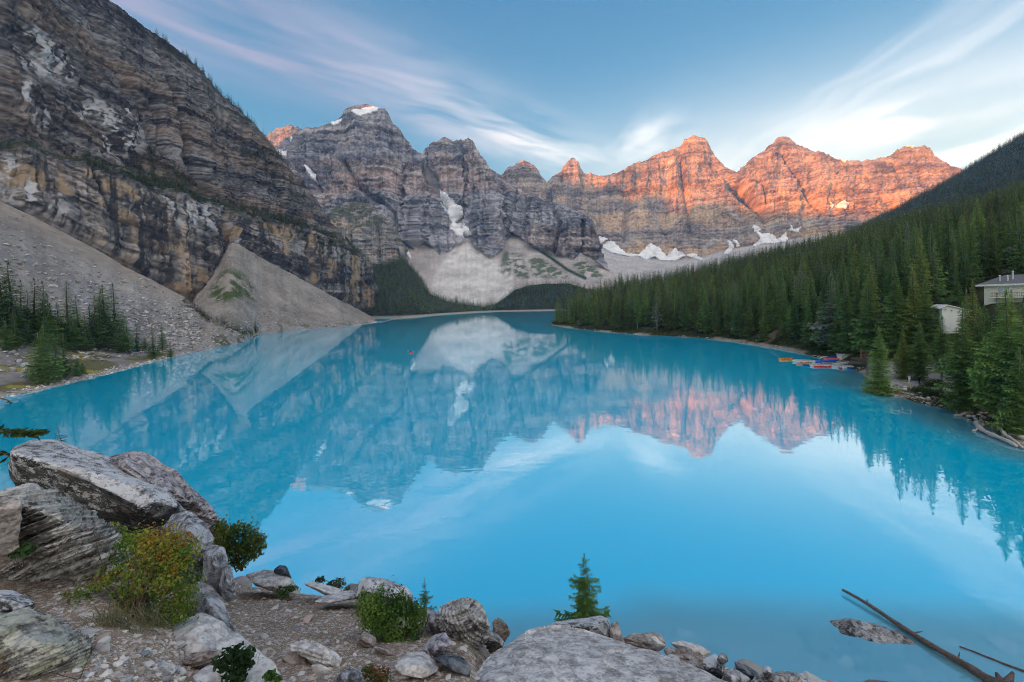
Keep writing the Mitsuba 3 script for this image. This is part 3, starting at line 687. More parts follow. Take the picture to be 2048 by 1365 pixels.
def scatter(sh, count, weight, g):
    """Random points of a sheet, by area times weight: (points, t, px)."""
    P = sh.P
    ar = np.linalg.norm(np.cross(P[1:, :-1] - P[:-1, :-1], (P[:-1, 1:] - P[:-1, :-1])), axis=-1)
    pxy = to_px(P)
    wt = (ar * weight[:-1, :-1]).reshape(-1)
    idx = g.choice(len(wt), count, p=wt / wt.sum())
    i, j = idx // (sh.ns - 1), idx % (sh.ns - 1)
    a, b = g.random((2, count))
    q = (P[i, j] * ((1 - a) * (1 - b))[:, None] + P[i + 1, j] * (a * (1 - b))[:, None] + P[i, j + 1] * ((1 - a) * b)[:, None] + P[i + 1, j + 1] * (a * b)[:, None])
    return q, sh.T[i, j], pxy[i, j]


def stand_on(sh, x, y):
    """The visible point of the sheet nearest to a picture position."""
    d = (sh.px[..., 0] - x) ** 2 + (sh.px[..., 1] - y) ** 2
    d = np.where(sh.T > 0.96, 1e9, d)
    return sh.P[np.unravel_index(np.argmin(d), d.shape)]


tiny = [spruce_model(900 + i, 9, 5, 1, R=0.17, ragged=0.45, trunk_sides=3, bare=0.03) for i in range(4)]
small = [spruce_model(910 + i, 16, 5, 1, R=0.135 + 0.02 * (i % 3), ragged=0.5, trunk_sides=4, bare=0.05 + 0.03 * (i % 2)) for i in range(6)]
medium = [spruce_model(930 + i, 30, 6, 2, R=0.115 + 0.02 * (i % 4), ragged=0.55, trunk_sides=5, bare=0.05 + 0.05 * (i % 3)) for i in range(8)]


tree_kinds = {}
def stuff_forest(key, label, models, pos, h, w, g, tone_lo=(0.75, 0.78, 0.85), tone_hi=(1.45, 1.25, 1.05), tilt=0.02):
    """A wood that reads as one mass: copies of a few trees in four tones."""
    names = []
    for m, ((v, f, k), (tv, tf)) in enumerate(models):
        for c in range(4):
            tone = np.array(tone_lo) + (np.array(tone_hi) - np.array(tone_lo)) * c / 3
            name = f'wood_{key}_{m}_{c}'
            kk = np.vstack([k * tone, np.tile([0.16, 0.13, 0.11], (len(tv), 1))])
            scene[name] = {'type': 'shapegroup', 'tree': mikit.ply(trimesh.Trimesh(np.vstack([v, tv]), np.vstack([f, tf + len(v)]), process=False), 'needles', color=np.clip(kk, 0, 1))}
            names.append(name)
    q4 = np.clip(((fb(pos / 45, 3, 7) - 0.5) * 2.2 + 0.5) * 0.55 + g.random(len(pos)) * 0.45, 0, 0.999)
    pick = g.integers(0, len(models), len(pos)) * 4 + (q4 * 4).astype(int); a = g.uniform(0, 2 * np.pi, len(pos)); tl = g.normal(0, tilt, (len(pos), 2))
    for i in range(len(pos)):
        c, s, hh, ww = math.cos(a[i]), math.sin(a[i]), h[i], h[i] * w[i]
        scene[f'{key}__{i + 1:04d}'] = {'type': 'instance', 'g': {'type': 'ref', 'id': names[pick[i]]},
                                        'to_world': T4([[c * ww, -s * ww, tl[i, 0] * hh, pos[i, 0]], [s * ww, c * ww, tl[i, 1] * hh, pos[i, 1]], [0, 0, hh, pos[i, 2]], [0, 0, 0, 1]])}
    tag(key, label, 'forest', kind='stuff')


g = np.random.default_rng(501)
# far end of the lake
q, t, pp = scatter(G, 2300, sstep(0.08, 0.12, G.T) * sstep(0.985, 0.95, G.T), g)
stuff_forest('far_forest', 'dark spruce forest under the cliff at the far end of the lake', tiny, q, g.uniform(11, 23, len(q)), g.uniform(1.0, 1.6, len(q)), g, tone_lo=(0.9, 1.0, 1.0), tone_hi=(2.5, 2.4, 2.0))
q, t, pp = scatter(H, 1500, sstep(0.09, 0.12, H.T) * sstep(0.985, 0.95, H.T), g)
stuff_forest('far_forest_001', 'spruce forest on the low hill across the lake', tiny, q, g.uniform(9, 17, len(q)), g.uniform(1.0, 1.6, len(q)), g, tone_lo=(0.9, 1.0, 1.0), tone_hi=(2.5, 2.4, 2.0))
# the forested mountain
q, t, pp = scatter(M, 5500, sstep(0.2, 0.3, M.T) * sstep(0.97, 0.93, M.T) * sstep(2160, 2100, M.P[..., 0] * 0 + to_px(M.P)[..., 0]), g)
stuff_forest('mountain_forest', 'dark forest covering the mountainside on the far right', tiny, q, g.uniform(17, 29, len(q)), g.uniform(1.1, 1.6, len(q)), g, tone_hi=(1.3, 1.25, 1.2))
# ledges and the shoulder of the left cliff
pl = L.px
wt = np.exp(-((L.T - 0.335) / 0.020) ** 2) * sstep(120, 170, pl[..., 0]) * sstep(0.36, 0.5, fb(L.P / 30, 3, 8)) * 3
wt = wt + polymask(pl, [(270, 330), (300, 300), (345, 330), (390, 372), (350, 395), (285, 372)], 10) * 2.5
wt = wt + sstep(0.90, 0.94, L.T) * sstep(0.97, 0.95, L.T) * sstep(255, 300, pl[..., 0]) * sstep(0.40, 0.55, fb(L.P / 26, 3, 18)) * 2.2
wt = wt + polymask(pl, [(395, 215), (420, 235), (500, 300), (560, 350), (620, 420), (600, 420), (500, 330), (410, 240)], 8) * 0.9
wt = wt + polymask(pl, [(620, 470), (700, 500), (738, 560), (748, 630), (700, 605), (690, 560), (650, 500)], 10) * 0.6
wt = wt + polymask(pl, [(500, 430), (590, 455), (660, 480), (650, 500), (560, 470), (500, 450)], 6) * 2.5
q, t, pp = scatter(L, 1700, wt, g)
stuff_forest('ledge_forest', 'small dark spruces along the ledges and shoulder of the left cliff', tiny, q - C(0, 0, 0.6), g.uniform(6, 15, len(q)) * np.interp(q[:, 1], [350, 900], [0.85, 1.2]), g.uniform(1.0, 1.6, len(q)), g, tone_hi=(1.1, 1.05, 0.95))
wt = np.clip(1 - linedist(T1.px, [(372, 604), (400, 626), (440, 650), (495, 676)], 14) / 9, 0, 1) + 0.0
q, t, pp = scatter(T1, 90, wt * (T1.T > 0.5), g)
q2, t2, pp2 = scatter(T2, 110, np.clip(1 - linedist(T2.px, [(400, 628), (440, 650), (500, 672)], 14) / 9, 0, 1) * (T2.T > 0.06), g)
q = np.vstack([q, q2])
stuff_forest('scree_thicket', 'low spruce thicket between the two scree slopes', tiny, q, g.uniform(2.5, 6, len(q)), g.uniform(1.2, 2.0, len(q)), g)

# ------------------------------------------------------------------ single trees
models, tree_n = {}, 0
TONES = {'dark': ((0.055, 0.078, 0.036), (0.105, 0.135, 0.052)), 'mid': ((0.080, 0.112, 0.044), (0.155, 0.195, 0.066)), 'light': ((0.115, 0.155, 0.050), (0.215, 0.245, 0.080)),
         'olive': ((0.135, 0.142, 0.045), (0.235, 0.215, 0.066)), 'grey': ((0.13, 0.115, 0.10), (0.19, 0.17, 0.155))}


def tree_group(kind, tone, fine):
    key = f'spruce_{kind}_{tone}_{fine}'
    if key not in models:
        lo, hi = (tuple(np.array(v) * (1.6, 2.0, 1.8)) for v in TONES[tone])
        R, bare, power = [(0.115, 0.05, 0.80), (0.14, 0.10, 0.75), (0.165, 0.06, 0.85), (0.10, 0.20, 0.6), (0.19, 0.04, 0.95)][kind]
        wh, per, seg = ((34, 6, 2), (52, 7, 3), (72, 8, 5))[fine]
        (v, f, k), tr = spruce_model(40 + kind * 7 + fine, wh, per, seg, R=R, bare=bare, power=power, green=lo, tip=hi, ragged=0.5 if tone != 'grey' else 0.9)
        scene[key] = {'type': 'shapegroup', 'crown': mikit.ply(trimesh.Trimesh(v, f, process=False), 'needles', color=k),
                      'trunk': mikit.ply(trimesh.Trimesh(*tr, process=False), 'bark', smooth=True)}
        models[key] = 1
    return key


def spruce(p, h, kind, tone, fine, label, group=None, width=1.0, turn=0.0, lean=(0, 0)):
    global tree_n
    key = 'spruce_tree' if tree_n == 0 else f'spruce_tree_{tree_n:03d}'
    tree_n += 1
    m = np.eye(4); c, s = math.cos(turn), math.sin(turn)
    m[:3, :3] = np.array([[c * width * h, -s * width * h, lean[0] * h], [s * width * h, c * width * h, lean[1] * h], [0, 0, h]])
    m[:3, 3] = p
    scene[key] = {'type': 'instance', 'to_world': T4(m.tolist()), 'g': {'type': 'ref', 'id': tree_group(kind, tone, fine)}}
    tag(key, label, 'tree', group)
    return key


# the stand on the left shore: (foot x, foot y, top y, kind, tone)
left_trees = [(8, 676, 520, 1, 'dark'), (25, 672, 522, 0, 'dark'), (47, 668, 557, 0, 'dark'), (58, 676, 580, 0, 'dark'), (74, 672, 555, 0, 'dark'), (90, 678, 561, 0, 'dark'), (103, 684, 605, 2, 'mid'), (117, 680, 605, 0, 'dark'),
              (139, 690, 560, 0, 'mid'), (152, 696, 640, 2, 'dark'), (171, 703, 622, 0, 'mid'), (181, 700, 611, 0, 'dark'), (194, 702, 589, 0, 'dark'), (203, 696, 595, 0, 'dark'), (212, 690, 626, 0, 'dark'), (228, 674, 645, 2, 'mid'),
              (242, 707, 626, 0, 'dark'), (250, 708, 622, 0, 'mid'), (275, 704, 641, 0, 'dark'), (290, 700, 672, 4, 'mid'), (308, 719, 648, 0, 'dark'), (326, 710, 651, 3, 'mid'), (341, 716, 681, 0, 'mid'),
              (80, 762, 664, 1, 'mid'), (92, 768, 648, 2, 'mid'), (113, 760, 676, 1, 'mid'), (131, 756, 664, 0, 'dark'), (154, 752, 706, 4, 'mid'), (165, 748, 722, 4, 'mid'), (36, 690, 600, 2, 'dark'), (-10, 680, 560, 1, 'dark'), (126, 690, 632, 2, 'dark'),
              (13, 700, 640, 4, 'mid'), (511, 668, 636, 0, 'dark')]
ge = np.random.default_rng(77)
left_trees += [(x, y + ge.uniform(-6, 8), y - 10 - ge.uniform(35, 105), int(ge.integers(0, 3)), ('dark', 'mid')[int(ge.integers(0, 2))]) for x, y in zip(ge.uniform(-5, 262, 24), ge.uniform(676, 704, 24))]
LN = {0: 'slim', 1: 'tall ragged', 2: 'bushy', 3: 'thin', 4: 'low'}
for i, (x, y, ty, kind, tone) in enumerate(left_trees):
    sh = T2 if x > 480 else T1
    p = stand_on(sh, x, y)
    h = (y - ty) / F * p[1] * 1.0
    lab = {20: 'dark spruce standing alone near the tip of the grassy left bank', 21: 'thin spruce second from the right end of the left stand', 22: 'small last spruce at the right end of the left stand', 33: 'lone dark spruce at the foot of the scree cone by the water',
           8: 'tallest slim spruce in the middle of the left stand', 24: 'bushy spruce at the waterline in front of the left stand', 27: 'lowest shrubby spruce at the right of the waterline group', 18: 'dark spruce just right of the close pair on the left bank',
           15: 'small bushy spruce set back on the scree behind the left stand'}.get(i)
    if lab is None:
        front = y > 740
        size_ = 'tall' if y - ty > 95 else 'mid-height' if y - ty > 60 else 'short'
        where = 'of the small group at the waterline on the left' if front else 'at the left edge of the left stand' if x < 60 else 'in the left half of the left stand' if x < 130 else 'in the middle of the left stand' if x < 200 else 'in the right half of the left stand'
        lab = f"{size_} {LN[kind]} {'green' if tone == 'mid' else 'dark'} spruce {where}"
        spruce(p, h, kind, tone, 1, lab, lab.replace('spruce ', 'spruces '), g.uniform(1.45, 1.9), g.uniform(0, 6))
    else:
        spruce(p, h, kind, tone, 1, lab, 'spruces of the left stand', g.uniform(1.4, 1.8), g.uniform(0, 6))

# named trees on the right: (foot x, foot y, foot z, top y, kind, tone, width, label)
right_trees = [
    (1757, 790, 1.6, 648, 4, 'light', 1.15, 'bright green cone-shaped spruce at the end of the stone bank by the canoe dock'),
    (1806, 757, 2.8, 655, 2, 'olive', 1.2, 'yellowish spruce behind the wooden barrier'),
    (1838, 762, 2.8, 640, 2, 'mid', 1.2, 'dark green spruce just left of the person in black'),
    (1826, 720, 3.2, 533, 2, 'olive', 1.05, 'tall yellow-green spruce left of the white gable'),
    (1852, 715, 3.4, 548, 2, 'mid', 1.1, 'tall green spruce touching the white gable building'),
    (1790, 712, 3.6, 520, 2, 'mid', 1.0, 'tall full spruce above the dock spruce'),
    (1884, 772, 2.9, 628, 3, 'mid', 1.3, 'thin spruce in front of the brown bank'),
    (1924, 826, 1.2, 598, 2, 'mid', 1.15, 'big spruce with a long bare pale trunk at the water'),
    (1958, 812, 2.0, 600, 2, 'dark', 1.1, 'dark spruce right of the one with the bare pale trunk'),
    (1984, 800, 2.6, 640, 1, 'dark', 1.3, 'ragged dark spruce behind the bank stones'),
    (2012, 838, 2.0, 570, 2, 'light', 1.3, 'broad light green spruce near the right edge over the driftwood'),
    (2046, 850, 2.2, 585, 2, 'mid', 1.3, 'broad spruce cut by the right edge of the picture'),
    (2036, 868, 1.2, 690, 4, 'mid', 1.2, 'low bushy spruce skirt at the foot of the right-edge trees'),
    (1945, 700, 12.0, 556, 2, 'olive', 0.9, 'olive spruce in front of the left end of the house'),
    (1934, 720, 9.0, 575, 0, 'olive', 0.9, 'slim olive spruce between the white gable and the house'),
    (2022, 700, 12.0, 573, 2, 'olive', 1.1, 'olive spruce in front of the house balcony'),
    (1994, 700, 12.0, 580, 0, 'dark', 0.8, 'slim dark spruce in front of the house window'),
    (1968, 720, 10.0, 602, 1, 'mid', 1.1, 'small ragged spruce below the house corner'),
    (1914, 735, 6.0, 655, 2, 'mid', 1.1, 'green spruce on the bank below the white gable'),
    (1912, 632, 20.0, 528, 0, 'dark', 1.0, 'dark slim spruce standing alone behind the white gable')]
for x, y, z, ty, kind, tone, wd, lab in right_trees:
    p = stand_on(R, x, y)
    spruce(p - C(0, 0, 0.2), (y - ty) / F * p[1], kind, tone, 2, lab, None, wd, g.uniform(0, 6))

# the hillside forest
keepout = shapely.union_all([shapely.Polygon(c) for c in ([(1738, 800), (1738, 735), (1800, 690), (1990, 700), (1990, 800), (1930, 840), (1830, 810)], [(1868, 700), (1872, 600), (1935, 600), (1962, 572), (2200, 572), (2200, 900), (1935, 850), (1930, 700)],
                                                              [(1690, 720), (1745, 708), (1745, 740)], [(1528, 690), (1535, 668), (1560, 650), (1556, 672)])])
wt = sstep(0.14, 0.20, R.T) * sstep(0.98, 0.95, R.T) * (0.35 + 0.65 * (R.px[..., 0] < 2120)) * (1 + 0.9 * sstep(0.45, 0.2, R.T))
q, t, pp = scatter(R, 8200, wt, g)
ok = ~shapely.contains_xy(keepout, pp[:, 0], pp[:, 1]) & (pp[:, 0] > 1112) & (pp[:, 0] < 2250)
# trees that would stand before the buildings
q, t, pp = q[ok], t[ok], pp[ok]
h = np.interp(g.random(len(q)), [0, 0.25, 0.8, 1], [7, 15, 24, 30]) * np.interp(pp[:, 0], [1110, 1180, 1700, 2000], [0.85, 0.95, 1.0, 0.95]) * np.interp(t, [0.14, 0.3, 1], [0.86, 1, 0.95])
top = to_px(q + np.stack([0 * h, 0 * h, h], 1))
hides = shapely.contains_xy(shapely.Polygon([(1880, 650), (1872, 598), (1935, 598), (1955, 545), (2090, 540), (2090, 620), (1935, 650)]), top[:, 0], top[:, 1]) & (np.linalg.norm(q[:, :2], axis=1) < 160) & (pp[:, 1] > 560)
front = (np.linalg.norm(q[:, :2], axis=1) < 165) & (pp[:, 1] > 585) & (pp[:, 0] > 1860) & (top[:, 1] < 640)
q, t, pp, h, top = (a[~(hides | front)] for a in (q, t, pp, h, top))
size = h / np.linalg.norm(q - EYE, axis=1)
order = np.argsort(-size * np.where(pp[:, 0] < 2060, 1, 0.2) * np.where(t < 0.42, 1.5, 1.0))
first, second, third = order[:240], order[240:1700], order[1700:]
for i in first:
    x = pp[i, 0]
    zone = ('at the tip of the wooded point' if x < 1200 else 'along the wooded point' if x < 1330 else 'in the middle of the right shore' if x < 1490 else 'beside the path to the water' if x < 1600
            else 'left of the canoe dock' if x < 1660 else 'behind the canoe dock' if x < 1745 else 'between the dock and the white gable' if x < 1870 else 'round the house')
    row = 'front-row' if t[i] < 0.27 else 'second-row' if t[i] < 0.36 else 'set-back'
    size_ = 'short' if h[i] < 14 else 'mid-height' if h[i] < 21 else 'tall'
    tone = ('dark', 'mid', 'mid', 'light', 'olive', 'mid', 'dark', 'mid', 'grey')[min(8, int(g.random() ** 1.25 * 9))]
    look = {'dark': 'dark green', 'mid': 'green', 'light': 'bright green', 'olive': 'yellowish', 'grey': 'dead grey'}[tone]
    kind = int(g.integers(0, 5)) % 4
    shape_ = ('slim', 'ragged', 'full', 'bare-stemmed')[kind]
    lab = f'{size_} {shape_} {look} {row} spruce {zone}'
    spruce(q[i] - C(0, 0, 0.2), h[i], kind, tone, 1 if size[i] > 0.085 else 0, lab, f'{size_} {shape_} {look} {row} spruces {zone}', g.uniform(0.85, 1.15), g.uniform(0, 6))
stuff_forest('hillside_forest', 'dense spruce forest on the lower right hillside', medium, q[second] - C(0, 0, 0.3), h[second], g.uniform(0.85, 1.2, len(second)), g, tone_lo=(0.9, 0.95, 0.95), tone_hi=(2.5, 2.25, 1.75))
stuff_forest('hillside_forest_001', 'spruce forest running up the right hillside to its skyline', small, q[third] - C(0, 0, 0.3), h[third], g.uniform(0.9, 1.3, len(third)), g, tone_lo=(0.9, 0.95, 0.95), tone_hi=(2.4, 2.2, 1.75))

# ------------------------------------------------------------------ things on the right shore
def mat(key, r, g_, b, rough=0.0):
    if rough:
        scene[key] = {'type': 'twosided', 'b': {'type': 'principled', 'base_color': {'type': 'rgb', 'value': [r, g_, b]}, 'roughness': rough, 'specular': 0.4}}
    else:
        scene[key] = {'type': 'twosided', 'b': diffuse(r, g_, b)}
    return key


def box(x0, x1, y0, y1, z0, z1):
    m = trimesh.creation.box((x1 - x0, y1 - y0, z1 - z0)); m.apply_translation([(x0 + x1) / 2, (y0 + y1) / 2, (z0 + z1) / 2]); return m


def cat(*m):
    return trimesh.util.concatenate([trimesh.Trimesh(*x, process=False) if isinstance(x, tuple) else x for x in m])


def place(x, y, z, rot=0.0, pitch=0.0):
    return T4().translate([float(x), float(y), float(z)]).rotate([0, 0, 1], float(rot)).rotate([0, 1, 0], float(pitch))


def put(key, mesh, bsdf, tw=None, smooth=False):
    d = mikit.ply(mesh, bsdf, smooth=smooth)
    if tw is not None: d['to_world'] = tw
    scene[key] = d
    return d


count = {}
def num(name):
    n = count.get(name, 0); count[name] = n + 1
    return name if n == 0 else f'{name}_{n:03d}'


for nm, c in dict(canoe_blue=(0.015, 0.09, 0.55), canoe_red=(0.62, 0.03, 0.035), canoe_orange=(0.85, 0.27, 0.02), canoe_pink=(0.70, 0.16, 0.14), canoe_navy=(0.02, 0.05, 0.32), canoe_white=(0.75, 0.76, 0.74)).items():
    mat(nm, *c, rough=0.35)
mat('dock_wood', 0.46, 0.43, 0.39); mat('weathered_wood', 0.42, 0.37, 0.32); mat('barrier_wood', 0.52, 0.40, 0.27); mat('wall_white', 0.76, 0.76, 0.72); mat('wall_green_grey', 0.64, 0.67, 0.60)
mat('roof_grey', 0.17, 0.17, 0.19); mat('trim_white', 0.72, 0.72, 0.69); mat('dark_gap', 0.04, 0.04, 0.045); mat('metal_grey', 0.5, 0.52, 0.54, 0.4); mat('cloth_red', 0.6, 0.03, 0.03); mat('cloth_white', 0.75, 0.77, 0.8)
mat('cloth_black', 0.02, 0.02, 0.025); mat('cloth_blue', 0.05, 0.08, 0.2); mat('skin', 0.5, 0.33, 0.25); mat('hair', 0.05, 0.035, 0.025); mat('plastic_orange', 0.75, 0.2, 0.03); mat('brown_wood', 0.22, 0.13, 0.08)
scene['pane_glass'] = {'type': 'twosided', 'b': {'type': 'plastic', 'diffuse_reflectance': {'type': 'rgb', 'value': [0.42, 0.50, 0.50]}}}


def canoe_hull(Ln=5.0, B=0.92, D=0.42):
    s = np.linspace(-1, 1, 25); a = np.linspace(-1, 1, 13)
    V = []
    for o in (0.0, 0.03):
        w = (B / 2) * (1 - np.abs(s) ** 2.6) ** 0.75 - o; w = np.maximum(w, 0.012)
        dep = D - o * 1.2
        top = D + 0.20 * np.abs(s) ** 3
        X = (s * Ln / 2)[:, None] * np.ones(13); Yv = w[:, None] * np.sin(a * np.pi / 2)[None]
        Z = top[:, None] - (top - D + dep)[:, None] * np.cos(a * np.pi / 2)[None] ** 0.6
        V.append(np.stack([X, Yv, Z], -1).reshape(-1, 3))
    i = np.arange(25 * 13).reshape(25, 13)
    q = np.stack([i[:-1, :-1], i[1:, :-1], i[1:, 1:], i[:-1, 1:]], -1).reshape(-1, 4)
    f1 = np.vstack([q[:, [0, 1, 2]], q[:, [0, 2, 3]]])
    n = 25 * 13
    rim = []
    for col in (0, 12):
        r = i[:, col]
        rim += [[r[k], r[k + 1], r[k + 1] + n] for k in range(24)] + [[r[k], r[k + 1] + n, r[k] + n] for k in range(24)]
    return trimesh.Trimesh(np.vstack(V), np.vstack([f1, f1[:, ::-1] + n, rim]), process=False)


HULL = canoe_hull()
GUN = [tube_mesh([[x, sg * ((0.46) * (1 - abs(x / 2.5) ** 2.6) ** 0.75 + 0.006), 0.42 + 0.2 * abs(x / 2.5) ** 3 + 0.01] for x in np.linspace(-2.46, 2.46, 15)], 0.022, 5) for sg in (-1, 1)]
SEAT = box(-0.14, 0.14, -0.36, 0.36, 0.27, 0.30); THW = box(-0.04, 0.04, -0.44, 0.44, 0.37, 0.40)


def canoe(x, y, z, rot, color, label, flip=False, group='rental canoes at the dock', pitch=0.0, size=1.0):
    p = on_plane(x, y, z)
    k = num('canoe')
    tw = T4().translate([float(p[0]), float(p[1]), z + (0.44 * size if flip else -0.08)]).rotate([0, 0, 1], rot).rotate([0, 1, 0], pitch)
    if flip: tw = tw.rotate([1, 0, 0], 180)
    tw = tw.scale(size)
    put(k + '__hull', HULL, color, tw, 40)
    for i, gm in enumerate(GUN): put(k + '__gunwale' + ('_001' if i else ''), trimesh.Trimesh(*gm, process=False), 'dark_gap' if color != 'canoe_white' else 'metal_grey', tw)
    for i, sx in enumerate((-1.45, 1.3)): put(k + '__seat' + ('_001' if i else ''), SEAT, 'brown_wood', tw @ T4().translate([sx, 0, 0]))
    put(k + '__thwart', THW, 'brown_wood', tw)
    tag(k, label, 'canoe', group)
    return k


# the dock: two long pontoons of cross boards
def dock(corners, z, key, label, step=0.35):
    a, b = on_plane(*corners[0], z), on_plane(*corners[1], z)
    d = b - a; Ln = np.linalg.norm(d); d /= Ln; s = np.array([-d[1], d[0], 0]); w = corners[2]
    ang = math.degrees(math.atan2(d[1], d[0]))
    tw = T4().translate([float(v) for v in a]).rotate([0, 0, 1], ang)
    boards = [box(k * step, k * step + step - 0.02, -w / 2, w / 2, -0.05, 0.012 * ((k * 7) % 3)) for k in range(int(Ln / step))]
    put(key + '__decking', cat(*boards), 'dock_wood', tw); labels[key + '__decking'] = {'kind': 'stuff'}
    for i, sg in enumerate((-1, 1)):
        put(key + '__float' + ('_001' if i else ''), cat(*[box(k, min(k + 2.2, Ln), sg * w / 2 - 0.35 * sg - 0.3, sg * w / 2 - 0.35 * sg + 0.3, -z - 0.2, -0.06) for k in np.arange(0.2, Ln - 0.5, 2.6)]), 'metal_grey', tw)
        put(key + '__edge_beam' + ('_001' if i else ''), box(0, Ln, sg * w / 2 + (0 if sg > 0 else -0.08), sg * w / 2 + (0.08 if sg > 0 else 0), -0.16, 0.03), 'trim_white', tw)
    tag(key, label, 'dock')


dock([(1586, 720), (1742, 729), 3.6], 0.5, 'dock', 'long pale floating dock running to the shore')
dock([(1618, 729), (1728, 733), 3.0], 0.45, 'dock_001', 'shorter pale dock in front with canoes on both sides')
canoe(1573, 721.5, 0, 4, 'canoe_orange', 'yellow-orange canoe at the far left tip of the dock', size=0.95)
canoe(1571, 718.5, 0, 2, 'canoe_orange', 'yellow-orange canoe tied just behind the leftmost one', size=0.95)
canoe(1606, 728.5, 0, 14, 'canoe_orange', 'yellow-orange canoe at the left end of the shorter dock')
canoe(1622, 732, 0, 3, 'canoe_navy', 'dark blue canoe left of the red one in the front row')
canoe(1646, 735, 0, -8, 'canoe_red', 'long red canoe in the middle of the front row')
canoe(1681, 738, 0, 55, 'canoe_red', 'short red canoe end pointing out right of the long red one', size=0.9)
canoe(1697, 737, 0, -20, 'canoe_white', 'pale canoe between the red and the dark blue canoes of the front row', size=0.9)
canoe(1714, 738, 0, -10, 'canoe_navy', 'dark blue canoe near the right end of the front row')
canoe(1727, 737, 0, 62, 'canoe_orange', 'orange canoe end at the right of the front row', size=0.8)
canoe(1737, 733.5, 0, 58, 'canoe_orange', 'orange canoe end nearest the bright green spruce', size=0.8)
canoe(1652, 724.5, 0.75, -3, 'canoe_blue', 'bright blue overturned canoe on the dock', True, size=1.25)
canoe(1668, 720.0, 0.7, -8, 'canoe_pink', 'pinkish red overturned canoe behind the blue one', True, size=1.2)
canoe(1676, 717.0, 1.0, -8, 'canoe_blue', 'blue overturned canoe on the back row of the dock', True, size=1.25)
canoe(1648, 715.5, 0.5, 25, 'canoe_white', 'white upturned boat at the back left of the dock', True, size=0.9)
canoe(1690, 727, 0.55, 25, 'canoe_white', 'pale canoe lying across the middle of the dock', True, size=0.9)

# canoe rack planks between, a white hut on the dock
p = on_plane(1698, 720.5, 0.6)
tw = place(p[0], p[1], 0.6, -4)
put('dock_hut__wall', box(-2.9, 2.9, -1.2, 1.2, 0, 1.75), 'wall_white', tw); put('dock_hut__roof', box(-3.1, 3.1, -1.4, 1.4, 1.75, 1.9), 'trim_white', tw)
put('dock_hut__door', box(0.4, 1.2, -1.26, -1.2, 0.1, 1.6), 'metal_grey', tw)
tag('dock_hut', 'low white hut at the back of the canoe dock', 'hut')
p = stand_on(R, 1736, 718)
tw = place(p[0], p[1], p[2], 10)
for i, xx in enumerate((-2.4, 0.0, 2.2)): put('timber_frame__post' + (f'_{i:03d}' if i else ''), box(xx, xx + 0.28, 0, 0.28, 0, 2.6 - 0.5 * i), 'brown_wood', tw)
put('timber_frame__rail', box(-2.6, 2.6, -0.12, -0.01, 1.0, 1.25), 'brown_wood', tw); put('timber_frame__rail_001', box(-2.6, 1.4, -0.12, -0.01, 1.7, 1.95), 'brown_wood', tw)
tag('timber_frame', 'brown timber railing between the dock and the trees', 'railing')


# people: one continuous body, clothes as parts
def hulls(chain, bones, res):
    parts = []
    for a, b in bones:
        s = []
        for j in (a, b):
            p, r = chain[j]
            m = trimesh.creation.icosphere(2, r); m.apply_translation(p); s.append(m.vertices)
        parts.append(m3.Manifold.hull_points(np.vstack(s)))
    m = m3.Manifold.batch_boolean(parts, m3.OpType.Add).refine_to_length(res)
    mm = m.to_mesh(); t = trimesh.Trimesh(mm.vert_properties[:, :3], mm.tri_verts, process=False)
    trimesh.smoothing.filter_taubin(t, iterations=8)
    return t


